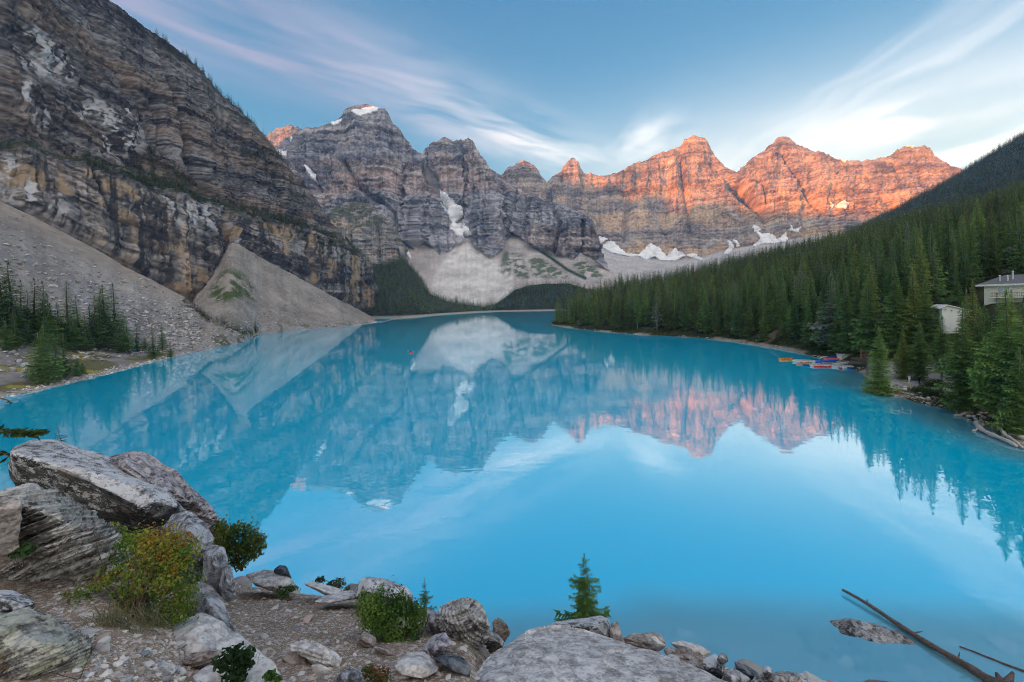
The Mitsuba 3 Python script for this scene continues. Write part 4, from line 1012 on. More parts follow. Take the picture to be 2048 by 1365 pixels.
def person(key, p, rot, top, legs, label, sit=False, arms=0.1, scale=1.0):
    hip, sh, z0 = (0.92, 1.42, 0.0) if not sit else (0.16, 0.66, -0.76)
    J = {'hipL': ((-0.1, 0, hip), .11), 'hipR': ((0.1, 0, hip), .11), 'waist': ((0, 0, hip + 0.18), .135), 'chest': ((0, -0.01, sh - 0.12), .155), 'neck': ((0, 0, sh + 0.08), .055), 'shL': ((-0.19, 0, sh), .07), 'shR': ((0.19, 0, sh), .07)}
    if not sit:
        J.update(kneeL=((-0.11, -0.03, 0.5), .065), kneeR=((0.12, 0.02, 0.5), .065), ankL=((-0.12, 0.02, 0.08), .045), ankR=((0.13, 0.05, 0.08), .045), toeL=((-0.13, -0.14, 0.04), .035), toeR=((0.15, -0.11, 0.04), .035),
                 elL=((-0.27, 0.03, sh - 0.28), .048), elR=((0.27, 0.03, sh - 0.28), .048), haL=((-0.25, -0.10, sh - 0.52), .035), haR=((0.25, -0.10, sh - 0.52), .035))
    else:
        J.update(kneeL=((-0.13, -0.45, hip + 0.18), .065), kneeR=((0.13, -0.45, hip + 0.18), .065), ankL=((-0.12, -0.85, hip - 0.02), .045), ankR=((0.12, -0.85, hip - 0.02), .045), toeL=((-0.12, -0.9, hip + 0.1), .035), toeR=((0.12, -0.9, hip + 0.1), .035),
                 elL=((-0.32, -0.16, sh - 0.2), .048), elR=((0.32, -0.16, sh - 0.2), .048), haL=((-0.32, -0.42, sh - 0.16), .035), haR=((0.32, -0.42, sh - 0.22), .035))
    tw = place(p[0], p[1], p[2], rot).scale(scale)
    J['fiL'] = (tuple(np.array(J['haL'][0]) + [0, -0.05, -0.10]), .025); J['fiR'] = (tuple(np.array(J['haR'][0]) + [0, -0.05, -0.10]), .025)
    J['head0'] = ((0, -0.01, sh + 0.20), .088); J['head1'] = ((0, -0.015, sh + 0.27), .098); J['nose'] = ((0, -0.11, sh + 0.215), .018); J['chin'] = ((0, -0.06, sh + 0.15), .045)
    body = hulls(J, [('haL', 'fiL'), ('haR', 'fiR'), ('elL', 'haL'), ('elR', 'haR'), ('neck', 'head0'), ('head0', 'head1'), ('head0', 'chin'), ('head0', 'nose'), ('chest', 'neck'), ('waist', 'chest'), ('shL', 'elL'), ('shR', 'elR'), ('shL', 'shR'), ('hipL', 'waist'), ('hipR', 'waist'),
                     ('hipL', 'kneeL'), ('hipR', 'kneeR'), ('kneeL', 'ankL'), ('kneeR', 'ankR'), ('ankL', 'toeL'), ('ankR', 'toeR'), ('hipL', 'hipR')], 0.05)
    G2 = {k: (v[0], v[1] + 0.02) for k, v in J.items()}
    put(key + '__body', body, 'skin', tw, True)
    put(key + '__jacket', hulls(G2, [('waist', 'chest'), ('shL', 'chest'), ('shR', 'chest'), ('shL', 'elL'), ('shR', 'elR'), ('elL', 'haL'), ('elR', 'haR'), ('hipL', 'waist'), ('hipR', 'waist')], 0.05), top, tw, True)
    put(key + '__trousers', hulls({k: (v[0], v[1] + 0.012) for k, v in J.items()}, [('hipL', 'hipR'), ('hipL', 'kneeL'), ('hipR', 'kneeR'), ('kneeL', 'ankL'), ('kneeR', 'ankR')], 0.05), legs, tw, True)
    cap = trimesh.creation.icosphere(3, 0.108); cap.apply_translation([0, 0.012, sh + 0.285]); cap = cap.slice_plane([0, -0.055, sh + 0.27], np.array([0, 0.62, 0.78]), cap=True)
    put(key + '__hair', cap, 'hair', tw, True)
    tag(key, label, 'person')


person('person', stand_on(R, 1818, 766), 20, 'cloth_white', 'cloth_white', 'person in pale clothes standing behind the wooden barriers')
person('person_001', stand_on(R, 1840, 767), 60, 'cloth_black', 'cloth_black', 'person in black clothes right of the wooden barriers')
person('person_002', on_plane(1680, 717.5, 0.7), 10, 'cloth_red', 'cloth_red', 'person in red standing at the back of the canoe dock', scale=1.15)
person('person_003', on_plane(1669, 717, 0.7), -60, 'cloth_black', 'cloth_blue', 'person in dark clothes left of the one in red on the dock')

# the paddler out on the lake
p = on_plane(822, 706, 0)
tw = place(p[0], p[1], -0.06, 78)
k = 'kayak'
hull = canoe_hull(4.2, 0.66, 0.30)
deck = hull.copy(); deck.vertices = deck.vertices * [1, 1, -0.45] + [0, 0, 0.43]
put('kayak__hull', hull, 'canoe_red', tw, 40); put('kayak__deck', deck.slice_plane([0.38, 0, 0], [1, 0, 0]), 'canoe_red', tw, 40); put('kayak__deck_001', deck.slice_plane([-0.45, 0, 0], [-1, 0, 0]), 'canoe_red', tw, 40)
put('kayak__seat', box(-0.2, 0.2, -0.2, 0.2, 0.1, 0.14), 'dark_gap', tw)
tag('kayak', 'small red kayak alone in the middle of the lake', 'kayak')
person('person_004', C(p[0], p[1], 0.05), 168, 'cloth_red', 'cloth_black', 'paddler in a red jacket sitting in the red kayak', sit=True)
pad = tube_mesh([[-1.1, 0, 0.85], [1.1, 0, 0.55]], 0.018, 6)
put('paddle__shaft', trimesh.Trimesh(*pad, process=False), 'dark_gap', place(p[0], p[1] - 0.42, 0.0, -12))
for i, (xx, zz) in enumerate(((-1.25, 0.87), (1.25, 0.53))): put('paddle__blade' + ('_001' if i else ''), box(xx - 0.2, xx + 0.2, -0.012, 0.012, zz - 0.08, zz + 0.08), 'canoe_white', place(p[0], p[1] - 0.42, 0.0, -12))
tag('paddle', 'double-bladed paddle held across the red kayak', 'paddle')

# wooden barriers on the bank
for i, (x0, x1, y0, y1, lab) in enumerate(((1781, 1799, 772, 771, 'left wooden barrier frame above the bank stones'), (1803, 1822, 773, 773, 'right wooden barrier frame above the bank stones'))):
    a, b = at(x0, y0, 93.0), at(x1, y1, 91.5)
    a[2] = b[2] = 2.25
    d = b - a; Ln = np.linalg.norm(d[:2]); ang = math.degrees(math.atan2(d[1], d[0]))
    k = num('barrier'); tw = place(a[0], a[1], a[2] - 0.2, ang)
    put(k + '__post', box(0, 0.16, 0, 0.16, 0, 1.15), 'barrier_wood', tw); put(k + '__post_001', box(Ln - 0.16, Ln, 0, 0.16, 0, 1.1), 'barrier_wood', tw)
    put(k + '__rail', box(-0.08, Ln + 0.08, -0.05, -0.002, 1.0, 1.17), 'barrier_wood', tw); put(k + '__rail_001', box(0.0, Ln, 0.03, 0.10, 0.38, 0.5), 'barrier_wood', tw)
    tag(k, lab, 'barrier')

# the house: wall, roof, windows, balcony, flues
hb = at(1968, 612, 117.0); hz = hb[2] - 1.0
tw = place(hb[0], hb[1], hz, -66)
W, Dp, Hh = 9.0, 9.0, 6.4
def gable(w, d, h, rise, ridge):               # walls with a roof that rises to the right
    pts = [[0, 0, 0], [w, 0, 0], [w, d, 0], [0, d, 0], [0, 0, h], [w, 0, h], [w, d, h], [0, d, h], [ridge, d, h + rise], [w, d * 0.5, h + rise]]
    return m3.Manifold.hull_points(np.array(pts, float))
def mm(man):
    q = man.to_mesh(); return trimesh.Trimesh(q.vert_properties[:, :3], q.tri_verts, process=False)
walls = mm(m3.Manifold.hull_points(np.array([[0, 0, 0], [W, 0, 0], [W, Dp, 0], [0, Dp, 0], [0, 0, Hh], [W, 0, Hh], [W, Dp, Hh], [0, Dp, Hh], [2.4, Dp / 2, Hh + 1.8], [W, Dp / 2, Hh + 2.0]], float)))
put('house__wall', walls, 'wall_green_grey', tw)
for i in range(1, 10): put(f'house__wall__board_batten' + (f'_{i - 1:03d}' if i > 1 else ''), box(i * 0.85 - 0.03, i * 0.85 + 0.03, -0.035, 0.005, 0.0, Hh - 0.25), 'wall_green_grey', tw)
def slab(pts, th):
    p = np.array(pts, float); return mm(m3.Manifold.hull_points(np.vstack([p, p + [0, 0, th]])))
roofm = slab([[-1.3, -0.9, Hh - 0.25], [W + 0.6, -0.9, Hh - 0.12], [W + 0.6, Dp / 2, Hh + 2.1], [2.2, Dp / 2, Hh + 2.1]], 0.22)
put('house__roof', roofm, 'roof_grey', tw)
put('house__roof_001', slab([[2.2, Dp / 2 + 0.02, Hh + 2.1], [W + 0.6, Dp / 2 + 0.02, Hh + 2.1], [W + 0.6, Dp + 0.9, Hh + 0.2], [-1.3, Dp + 0.9, Hh - 0.25]], 0.22), 'roof_grey', tw)
put('house__roof__fascia', box(-1.3, W + 0.6, -0.98, -0.903, Hh - 0.40, Hh + 0.06), 'trim_white', tw)
for i, (y0, z0, y1, z1) in enumerate(((-0.9, Hh - 0.3, Dp / 2, Hh + 1.95), (Dp + 0.9, Hh - 0.05, Dp / 2, Hh + 1.95))):
    put(f'house__roof__fascia_{i + 1:03d}', mm(m3.Manifold.hull_points(np.array([[x_, y_, z_ + dz] for x_ in (W + 0.603, W + 0.7) for y_, z_ in ((y0, z0), (y1, z1)) for dz in (0, 0.42)]))), 'trim_white', tw)
for i, (xx, yy, hh) in enumerate(((2.6, 0.9, 1.5), (4.0, 1.0, 1.4), (4.6, 1.9, 2.2))):
    t = trimesh.creation.cylinder(0.16, hh, sections=12); t.apply_translation([xx, yy, Hh + 0.4 + hh / 2 + 0.25 * yy])
    cp = trimesh.creation.cone(0.28, 0.25, sections=12); cp.apply_translation([xx, yy, Hh + 0.4 + hh + 0.25 * yy])
    put('house__roof__flue' + (f'_{i:03d}' if i else ''), cat(t, cp), 'metal_grey', tw)
for i, (x0, x1, z0, z1) in enumerate(((2.6, 4.6, 3.9, 5.9), (7.2, 8.1, 3.5, 5.7))):
    k = 'house__window' + (f'_{i:03d}' if i else '')
    put(k, cat(box(x0 - 0.1, x1 + 0.1, -0.08, -0.002, z1, z1 + 0.1), box(x0 - 0.1, x1 + 0.1, -0.08, -0.002, z0 - 0.1, z0), box(x0 - 0.1, x0, -0.08, -0.002, z0, z1), box(x1, x1 + 0.1, -0.08, -0.002, z0, z1), box((x0 + x1) / 2 - 0.04, (x0 + x1) / 2 + 0.04, -0.07, -0.004, z0, z1)), 'trim_white', tw)
    put(k + '__pane', box(x0, (x0 + x1) / 2 - 0.04, -0.04, -0.012, z0, z1), 'pane_glass', tw); put(k + '__pane_001', box((x0 + x1) / 2 + 0.04, x1, -0.04, -0.012, z0, z1), 'pane_glass', tw)
put('house__balcony', box(1.9, 8.8, -1.9, -0.01, 3.0, 3.25), 'trim_white', tw)
put('house__balcony__rail', cat(box(1.9, 8.8, -1.9, -1.82, 4.2, 4.3), box(1.9, 8.8, -1.88, -1.84, 3.4, 3.46)), 'brown_wood', tw)
for i in range(24): put('house__balcony__baluster' + (f'_{i:03d}' if i else ''), box(1.95 + i * 0.295, 2.01 + i * 0.295, -1.88, -1.84, 3.25, 4.2), 'brown_wood', tw)
tag('house', 'grey-green two-storey house with a grey roof on the right slope', 'house')

# the white gable building
gb = at(1884, 655, 112.0)
tw = place(gb[0], gb[1], gb[2] - 1.5, -28)
W2, D2, H2 = 6.2, 7.0, 6.0
put('outbuilding__wall', mm(m3.Manifold.hull_points(np.array([[0, 0, 0], [W2, 0, 0], [W2, D2, 0], [0, D2, 0], [0, 0, H2 + 0.3], [0.9, 0, H2 + 0.8], [W2, 0, H2 - 0.9], [W2, D2, H2 - 0.9], [0.9, D2, H2 + 0.8], [0, D2, H2 + 0.3]], float))), 'wall_white', tw)
put('outbuilding__roof', slab([[0.9, -0.5, H2 + 0.86], [W2 + 0.6, -0.5, H2 - 1.0], [W2 + 0.6, D2 + 0.5, H2 - 1.0], [0.9, D2 + 0.5, H2 + 0.86]], 0.2), 'trim_white', tw)
put('outbuilding__roof_001', slab([[-0.6, -0.5, H2 + 0.02], [0.9, -0.5, H2 + 0.86], [0.9, D2 + 0.5, H2 + 0.86], [-0.6, D2 + 0.5, H2 + 0.02]], 0.2), 'trim_white', tw)
for i, (xx, zz) in enumerate(((0.5, 5.95), (1.6, 5.75), (2.9, 5.4))): put('outbuilding__beam_end' + (f'_{i:03d}' if i else ''), box(xx, xx + 0.22, -0.3, -0.003, zz - 0.2, zz), 'brown_wood', tw)
put('outbuilding__corner_board', box(1.55, 1.67, -0.05, -0.002, 0, 5.4), 'trim_white', tw)
tag('outbuilding', 'white gable-ended building half hidden by spruces below the house', 'building')

# flag pole, orange barrier
fp = stand_on(R, 2028, 800)
h = (800 - 706) / F * fp[1]
tw = place(fp[0], fp[1], fp[2])
t = trimesh.creation.cylinder(0.06, h, sections=10); t.apply_translation([0, 0, h / 2]); kn = trimesh.creation.icosphere(2, 0.1); kn.apply_translation([0, 0, h + 0.08])
put('flagpole__pole', t, 'trim_white', tw, 30); put('flagpole__finial', kn, 'metal_grey', tw, True)
tag('flagpole', 'white flagpole among the spruces near the right edge', 'flagpole')
def cloth_panel(u0, u1):
    u, v = np.meshgrid(np.linspace(u0, u1, 6), np.linspace(0, 1, 8))
    X = 0.07 + u * 0.55; Yv = 0.13 * np.sin(u * 9 + v * 2); Z = h - 0.1 - v * 0.9 - u * 0.55
    i = np.arange(48).reshape(8, 6); q = np.stack([i[:-1, :-1], i[:-1, 1:], i[1:, 1:], i[1:, :-1]], -1).reshape(-1, 4)
    top_ = np.stack([X, Yv, Z], -1).reshape(-1, 3)
    return trimesh.Trimesh(np.vstack([top_, top_ + [0, 0.012, 0]]), np.vstack([q[:, [0, 1, 2]], q[:, [0, 2, 3]], q[:, [2, 1, 0]] + 48, q[:, [3, 2, 0]] + 48]), process=False)
put('flag__red_band', cloth_panel(0, 0.25), 'cloth_red', tw, True); put('flag__white_band', cloth_panel(0.25, 0.75), 'cloth_white', tw, True); put('flag__red_band_001', cloth_panel(0.75, 1.0), 'cloth_red', tw, True)
tag('flag', 'limp red and white flag on the white flagpole', 'flag')
p = stand_on(R, 1885, 742)
tw = place(p[0], p[1], p[2], 15)
put('road_barrier__panel', mm(m3.Manifold.hull_points(np.array([[-0.9, -0.3, 0], [0.9, -0.3, 0], [0.9, 0.3, 0], [-0.9, 0.3, 0], [-0.9, -0.1, 0.9], [0.9, -0.1, 0.9], [0.9, 0.1, 0.9], [-0.9, 0.1, 0.9]]))), 'plastic_orange', tw)
put('road_barrier__cap', box(-0.8, 0.3, -0.12, 0.12, 0.902, 1.15), 'trim_white', tw)
tag('road_barrier', 'small orange and white barrier beside the paved lot behind the spruces', 'barrier')

# stones of the bank, driftwood
def stone_mesh(seed, flat=0.7, res=0.16, sharp=0.25):
    g2 = np.random.default_rng(seed)
    pts = g2.normal(size=(16, 3)); pts /= np.linalg.norm(pts, axis=1, keepdims=True); pts *= g2.uniform(0.8, 1.05, (16, 1)); pts *= [1, 0.8, flat]
    m = mm(m3.Manifold.hull_points(pts).refine_to_length(res))
    trimesh.smoothing.filter_taubin(m, iterations=3)
    m.vertices += m.vertex_normals * ((fb(m.vertices * 2.2 + seed, 3, seed) - 0.5) * sharp)[:, None]
    return m


STONES = [stone_mesh(300 + i, (0.55, 0.7, 0.8)[i % 3], 0.22) for i in range(9)]
def stone_tone(key, base):
    c = np.array(base)
    scene[key] = {'type': 'twosided', 'b': {'type': 'diffuse', 'reflectance': proc(lambda p, n, uv: mi.Color3f(list(base)) * (0.62 + 0.76 * dfbm(p.x * 2.1, p.y * 2.1, p.z * 2.9, 3)))}}
for nm, c in dict(stone_pale=(0.60, 0.585, 0.56), stone_grey=(0.40, 0.395, 0.39), stone_pink=(0.52, 0.41, 0.36), stone_rust=(0.42, 0.25, 0.17), stone_blue=(0.27, 0.29, 0.32)).items(): stone_tone(nm, c)
bank_stones = [(1739, 775, 9, 6, 'pale'), (1740, 767, 5, 5, 'grey'), (1749, 777, 11, 7, 'pink'), (1736, 776, 9, 8, 'pink'), (1762, 771, 9, 6, 'pink'), (1772, 768, 9, 7, 'pale'), (1758, 780, 11, 8, 'pale'), (1770, 781, 10, 7, 'pale'), (1783, 771, 7, 5, 'grey'), (1786, 778, 9, 7, 'pale'),
               (1778, 774, 7, 5, 'pink'), (1798, 774, 12, 8, 'blue'), (1812, 775, 8, 6, 'pale'), (1807, 783, 14, 10, 'pale'), (1782, 786, 11, 7, 'pink'), (1795, 787, 14, 8, 'rust'), (1783, 791, 15, 7, 'grey'), (1748, 784, 8, 5, 'grey'), (1770, 789, 9, 5, 'blue'), (1812, 790, 9, 5, 'grey')]
wordc = dict(pale='pale', grey='grey', pink='pinkish', rust='rusty red', blue='dark grey')
uniq = {11: 'dark grey stone just under the right wooden barrier', 15: 'rusty red stone at the waterline of the stone bank', 0: 'pale upright stone at the left end of the stone bank', 13: 'large pale stone under the green bushes', 16: 'wide grey stone lowest at the waterline of the stone bank', 17: 'small grey stone low at the left of the stone bank', 18: 'small dark grey stone at the water in the middle of the bank'}
for i, (x, y, w, hh, c) in enumerate(bank_stones):
    p = stand_on(R, x, y); Yd = p[1]; s = w / F * Yd / 2 * 1.45
    k = num('stone')
    d = put(k, STONES[i % 9], 'stone_' + c, place(p[0], p[1], p[2] + 0.15, i * 47).scale([s, s, max(hh / F * Yd / 2 * 1.5, 0.3)]), 35)
    tag(k, uniq.get(i, wordc[c] + (' upper' if y < 775 else ' lower') + ' stone at the ' + ('left end' if x < 1765 else 'middle' if x < 1792 else 'right end') + ' of the bank by the barriers'), 'stone', 'stones of the bank by the barriers')
right_stones = [(1938, 832, 9, 6), (1948, 834, 10, 6), (1960, 830, 12, 7), (1972, 826, 10, 6), (1985, 825, 9, 6), (1938, 840, 8, 6), (1952, 838, 9, 6), (1968, 836, 10, 7), (1980, 834, 12, 6), (1996, 833, 10, 6), (1990, 850, 12, 7), (1955, 844, 8, 5), (1972, 822, 8, 5), (1962, 842, 12, 8), (2000, 842, 9, 6)]
for i, (x, y, w, hh) in enumerate(right_stones):
    Yd = on_plane(x, y, 0.5)[1]; p = at(x, y, Yd); s = w / F * Yd / 2 * 1.15
    k = num('stone')
    put(k, STONES[(i * 4 + 1) % 9], ('stone_pale', 'stone_grey', 'stone_pale', 'stone_blue')[i % 4], place(p[0], p[1], p[2], i * 71).scale([s, s, s * 0.75]), 35)
    nmx = ('pale', 'grey', 'pale', 'dark grey')[i % 4] + (' upper' if y < 833 else ' lower') + ' stone at the ' + ('left' if x < 1955 else 'middle' if x < 1982 else 'right') + ' of the pile behind the driftwood'; tag(k, nmx, 'stone', nmx.replace('stone', 'stones', 1))
for i, (x, y, w, lab) in enumerate(((1631, 707.5, 9, 'single pale boulder in the water left of the canoe dock'), (1462, 677, 9, 'pale flat boulder on the shore left of the path'), (1520, 683, 10, 'pale boulder on the shore by the path'), (1370, 667.5, 8, 'pale boulder on the shore of the wooded point'))):
    p = on_plane(x, y, 0.1); s = w / F * p[1] / 2
    k = num('stone'); put(k, STONES[i], 'stone_pale', place(p[0], p[1], 0.05, i * 30).scale([s, s * 0.8, s * 0.6]), 35); tag(k, lab, 'boulder')
scene['driftwood'] = {'type': 'twosided', 'b': {'type': 'diffuse', 'reflectance': proc(lambda p, n, uv: dmix((0.36, 0.31, 0.27), (0.62, 0.59, 0.55), dfbm(p.x * 2.2, p.y * 5, p.z * 7, 3)))}}
for i, (pts, r0, r1, lab) in enumerate((
    ([(1953, 846, .3), (1958, 856, .5), (1990, 872, .4), (2034, 893, .2)], .42, .22, 'long pale driftwood log with a forked root end'),
    ([(1998, 858, .9), (2015, 872, .7), (2046, 896, .2)], .26, .16, 'straight grey driftwood log crossing the long one'),
    ([(1909, 832, .1), (1928, 828, .4), (1945, 826, .5)], .2, .3, 'low driftwood log pointing into the water'),
    ([(1944, 861, .1), (1958, 858, .4), (1966, 850, .6)], .14, .2, 'short curved root lying in the water by the driftwood'),
    ([(2018, 868, .5), (2048, 878, .5), (2080, 884, .5)], .3, .3, 'log lying under the skirt of the right-edge spruces'))):
    P = np.array([on_plane(x, y, z) for x, y, z in pts]); tq = np.linspace(0, 1, 14); ts = np.linspace(0, 1, len(P))
    P = np.stack([np.interp(tq, ts, P[:, c]) for c in range(3)], 1); P[1:-1, 2] += 0.1 * np.sin(tq[1:-1] * 9 + i)
    tv, tf = tube_mesh(P, np.linspace(r0, r1, 14) * (1 + 0.18 * np.sin(tq * 23 + i)), 9)
    k = num('driftwood_log'); put(k, trimesh.Trimesh(tv, tf, process=False), 'driftwood', None, True); tag(k, lab, 'log')


# leafy bushes: a body of many leaves on stems
def leaf_cloud(centers, radii, count, size, g2, cols, up=0.35):
    """Leaves gathered along twigs that fill overlapping round masses."""
    V, Fc, K = [], [], []
    centers, radii = np.array(centers, float), np.array(radii, float)
    pick = g2.choice(len(centers), count, p=(radii.prod(1) ** 0.7) / (radii.prod(1) ** 0.7).sum())
    d = g2.normal(size=(count, 3)); d /= np.linalg.norm(d, axis=1, keepdims=True)
    r = g2.random(count) ** 0.36 * np.where(g2.random(count) < 0.10, g2.uniform(1.0, 1.38, count), g2.uniform(0.78, 1.08, count))
    pos = centers[pick] + d * radii[pick] * r[:, None]
    clump = fb(pos / (size * 6), 2, 5)
    keep = clump > 0.42
    pos, d, clump = pos[keep], d[keep], clump[keep]; n = len(pos)
    nrm = d * 0.8 + g2.normal(size=(n, 3)) * 0.6 + [0, 0, up]; nrm /= np.linalg.norm(nrm, axis=1, keepdims=True)
    ax = np.cross(nrm, g2.normal(size=(n, 3))); ax /= np.linalg.norm(ax, axis=1, keepdims=True); bx = np.cross(nrm, ax)
    L = size * g2.uniform(0.6, 1.25, n)[:, None]; Wd = L * g2.uniform(0.5, 0.75, n)[:, None]
    v = np.stack([pos - ax * L * 0.5, pos + bx * Wd * 0.5 + nrm * L * 0.10, pos + ax * L * 0.55 - nrm * L * 0.08, pos - bx * Wd * 0.5 + nrm * L * 0.10], 1)
    i = np.arange(n)[:, None] * 4
    f = np.vstack([i + [0, 1, 2], i + [0, 2, 3]])
    cols = np.array(cols); hue = fb(pos / (size * 9), 3, 15)
    ci = np.minimum((np.clip(g2.normal(0.45, 0.13, n) + (clump - 0.5) * 0.8 + (hue - 0.5) * 1.9, 0, 0.999) * len(cols)).astype(int), len(cols) - 1)
    k = np.repeat(cols[ci] * g2.uniform(0.75, 1.25, (n, 1)), 4, 0)
    return trimesh.Trimesh(v.reshape(-1, 3), f, process=False), np.clip(k, 0, 1)


scene['twig_bark'] = {'type': 'twosided', 'b': diffuse(0.085, 0.06, 0.045)}
def stems(base, centers, g2, r0):
    ms = []
    for c in centers:
        for _ in range(3):
            e = np.array(c) + g2.normal(size=3) * 0.14 * np.linalg.norm(np.array(c) - base)
            m_ = (np.array(base) * 0.55 + e * 0.45) + g2.normal(size=3) * 0.08 * np.linalg.norm(e - base)
            ms.append(tube_mesh([base + g2.normal(size=3) * r0 * 3 * [1, 1, 0], m_, e], [r0, r0 * 0.6, r0 * 0.25], 5))
    return cat(*ms)


def bush(name, base, centers, radii, count_, size, cols, label, category='shrub', group=None, seed=1, r0=0.012):
    g2 = np.random.default_rng(seed)
    m, k = leaf_cloud(centers, radii, count_, size, g2, cols)
    key = num(name)
    scene[key + '__leaves'] = mikit.ply(m, 'needles', color=k); labels[key + '__leaves'] = {'kind': 'stuff'}
    put(key + '__stem', stems(np.array(base, float), centers, g2, r0), 'twig_bark')
    tag(key, label, category, group)


GREENS = [(0.030, 0.055, 0.022), (0.050, 0.085, 0.030), (0.075, 0.115, 0.040), (0.110, 0.150, 0.055)]
p = on_plane(1850, 792, 0.4)
for i, (x, y, rx, rz, lab) in enumerate(((1838, 783, 2.3, 1.5, 'rounded green bush at the water right of the stone bank'), (1868, 785, 2.6, 1.7, 'dark green bush between the stone bank and the bare-trunked spruce'), (1898, 800, 2.2, 1.4, 'dark green bush at the foot of the bare-trunked spruce'), (1872, 768, 2.6, 1.6, 'dark bush standing behind the waterside bushes'))):
    c = at(x, y, (95, 91, 86, 97)[i])
    cs = [c, c + C(rx * 0.5, 0.4, -0.1), c - C(rx * 0.5, -0.3, 0.2), c + C(0, -0.4, -0.5)]
    bush('bush', c - C(0, -0.3, 1.5), cs, [[rx * 0.75, 1.6, rz * 0.8]] * 4, 2600, 0.26, GREENS, lab, 'bush', None, 60 + i, 0.05)
# undergrowth along the right shore
wt = sstep(0.10, 0.14, R.T) * sstep(0.26, 0.2, R.T) * (fb(R.P / 6, 3, 181) > 0.48) * ((R.px[..., 0] < 1690) | (R.px[..., 0] > 1935))
q, t, pp = scatter(R, 700, wt, g)
m, k = leaf_cloud(q + C(0, 0, 0.4), np.stack([g.uniform(0.5, 1.3, 700), g.uniform(0.5, 1.3, 700), g.uniform(0.35, 1.0, 700)], 1), 26000, 0.34, g, [(0.05, 0.085, 0.03), (0.075, 0.12, 0.04), (0.10, 0.15, 0.05)])
scene['undergrowth'] = mikit.ply(m, 'needles', color=k); tag('undergrowth', 'low green undergrowth along the right shore', 'undergrowth', kind='stuff')
# green scrub above the white gable
c = at(1912, 600, 118)
bush('bush', c - C(0, 0, 2), [c, c + C(2.5, 0, -0.2), c - C(1.5, 0, 0.3)], [[2.2, 1.5, 1.3]] * 3, 1500, 0.3, [(0.07, 0.14, 0.045), (0.10, 0.19, 0.06)], 'fresh green bush behind the roof of the white gable', 'bush', None, 71, 0.05)
# boulders strewn on the scree slopes and along the left shore
def strew(key, label, sh, n, wt, lo, hi, base, g2, lift=0.3, res=3.0):
    q, t, pp = scatter(sh, n, wt, g2)
    V, Fc, K = [], [], []
    rocks = [stone_mesh(700 + i, 0.6, res, 0.3) for i in range(6)]
    s = lo * (hi / lo) ** (g2.random(n) ** 2.2); a = g2.uniform(0, 6.28, n); pick = g2.integers(0, 6, n); n0 = 0
    for m in range(6):
        ids = np.nonzero(pick == m)[0]; v = rocks[m].vertices; c, s_ = np.cos(a[ids])[:, None], np.sin(a[ids])[:, None]
        x = (v[:, 0] * c - v[:, 1] * s_) * s[ids][:, None] * 1.2; y = (v[:, 0] * s_ + v[:, 1] * c) * s[ids][:, None]; z = (v[:, 2] + lift) * s[ids][:, None]
        V.append((np.stack([x, y, z], -1) + q[ids][:, None]).reshape(-1, 3)); Fc.append((rocks[m].faces[None] + (np.arange(len(ids)) * len(v))[:, None, None] + n0).reshape(-1, 3)); n0 += len(ids) * len(v)
        K.append(np.repeat(np.array(base) * g2.uniform(0.5, 1.55, (len(ids), 1)) * (1 + 0.035 * g2.normal(size=(len(ids), 3))), len(v), 0))
    scene[key] = mikit.ply(trimesh.Trimesh(np.vstack(V), np.vstack(Fc), process=False), 'ground_paint', color=np.clip(np.vstack(K), 0, 1)); tag(key, label, 'boulders', kind='stuff')
strew('scree_rubble', 'countless boulders strewn on the big scree slope', T1, 9000, sstep(0.10, 0.2, T1.T) * sstep(0.97, 0.6, T1.T) * (1 + 3 * sstep(200, 420, T1.px[..., 0])), 0.30, 2.1, (0.36, 0.35, 0.345), g, 0.2)
strew('shore_rubble', 'stones lining the left shore', T1, 1600, np.exp(-((T1.T - 0.066) / 0.014) ** 2) + 0.0, 0.2, 1.0, (0.46, 0.45, 0.43), g, 0.1)
strew('scree_rubble_001', 'boulders at the foot of the scree cone', T2, 4200, (0.12 + sstep(0.35, 0.08, T2.T)) * sstep(0.05, 0.07, T2.T) * sstep(0.97, 0.9, T2.T), 0.3, 1.7, (0.36, 0.345, 0.33), g, 0.15)
strew('shore_rubble_001', 'stones lining the right shore', R, 1500, np.exp(-((R.T - 0.065) / 0.02) ** 2) * (fb(R.P / 14, 3, 7) > 0.45), 0.15, 0.75, (0.42, 0.38, 0.33), g, 0.1)

# ------------------------------------------------------------------ foreground
def fg_height(X, Y):
    """Ground of the rock pile under the camera: a rough shelf that falls away to the water."""
    u = CX + F * X / np.maximum(Y, 0.3)
    s = 0.45 - 0.17 * sstep(480, 150, u)
    Yc = np.interp(u, [-300, 300, 440, 560, 620, 700, 860, 1000, 1100, 1230, 1300, 1450, 1615, 1800, 2300], [12, 12, 11.5, 10, 9.6, 9, 7.8, 6.4, 6.9, 7.0, 6.4, 5.6, 4.8, 3.6, 2.6])
    d = Y - Yc
    fall = np.log1p(np.exp(np.clip(d * 1.6, -30, 30))) / 1.6
    dip = 0.75 * sstep(900, 1010, u) * sstep(1900, 1650, u) * sstep(9.5, 7.5, Y)
    return 22 - 1.7 - s * Y - fall * (0.98 - s) - dip


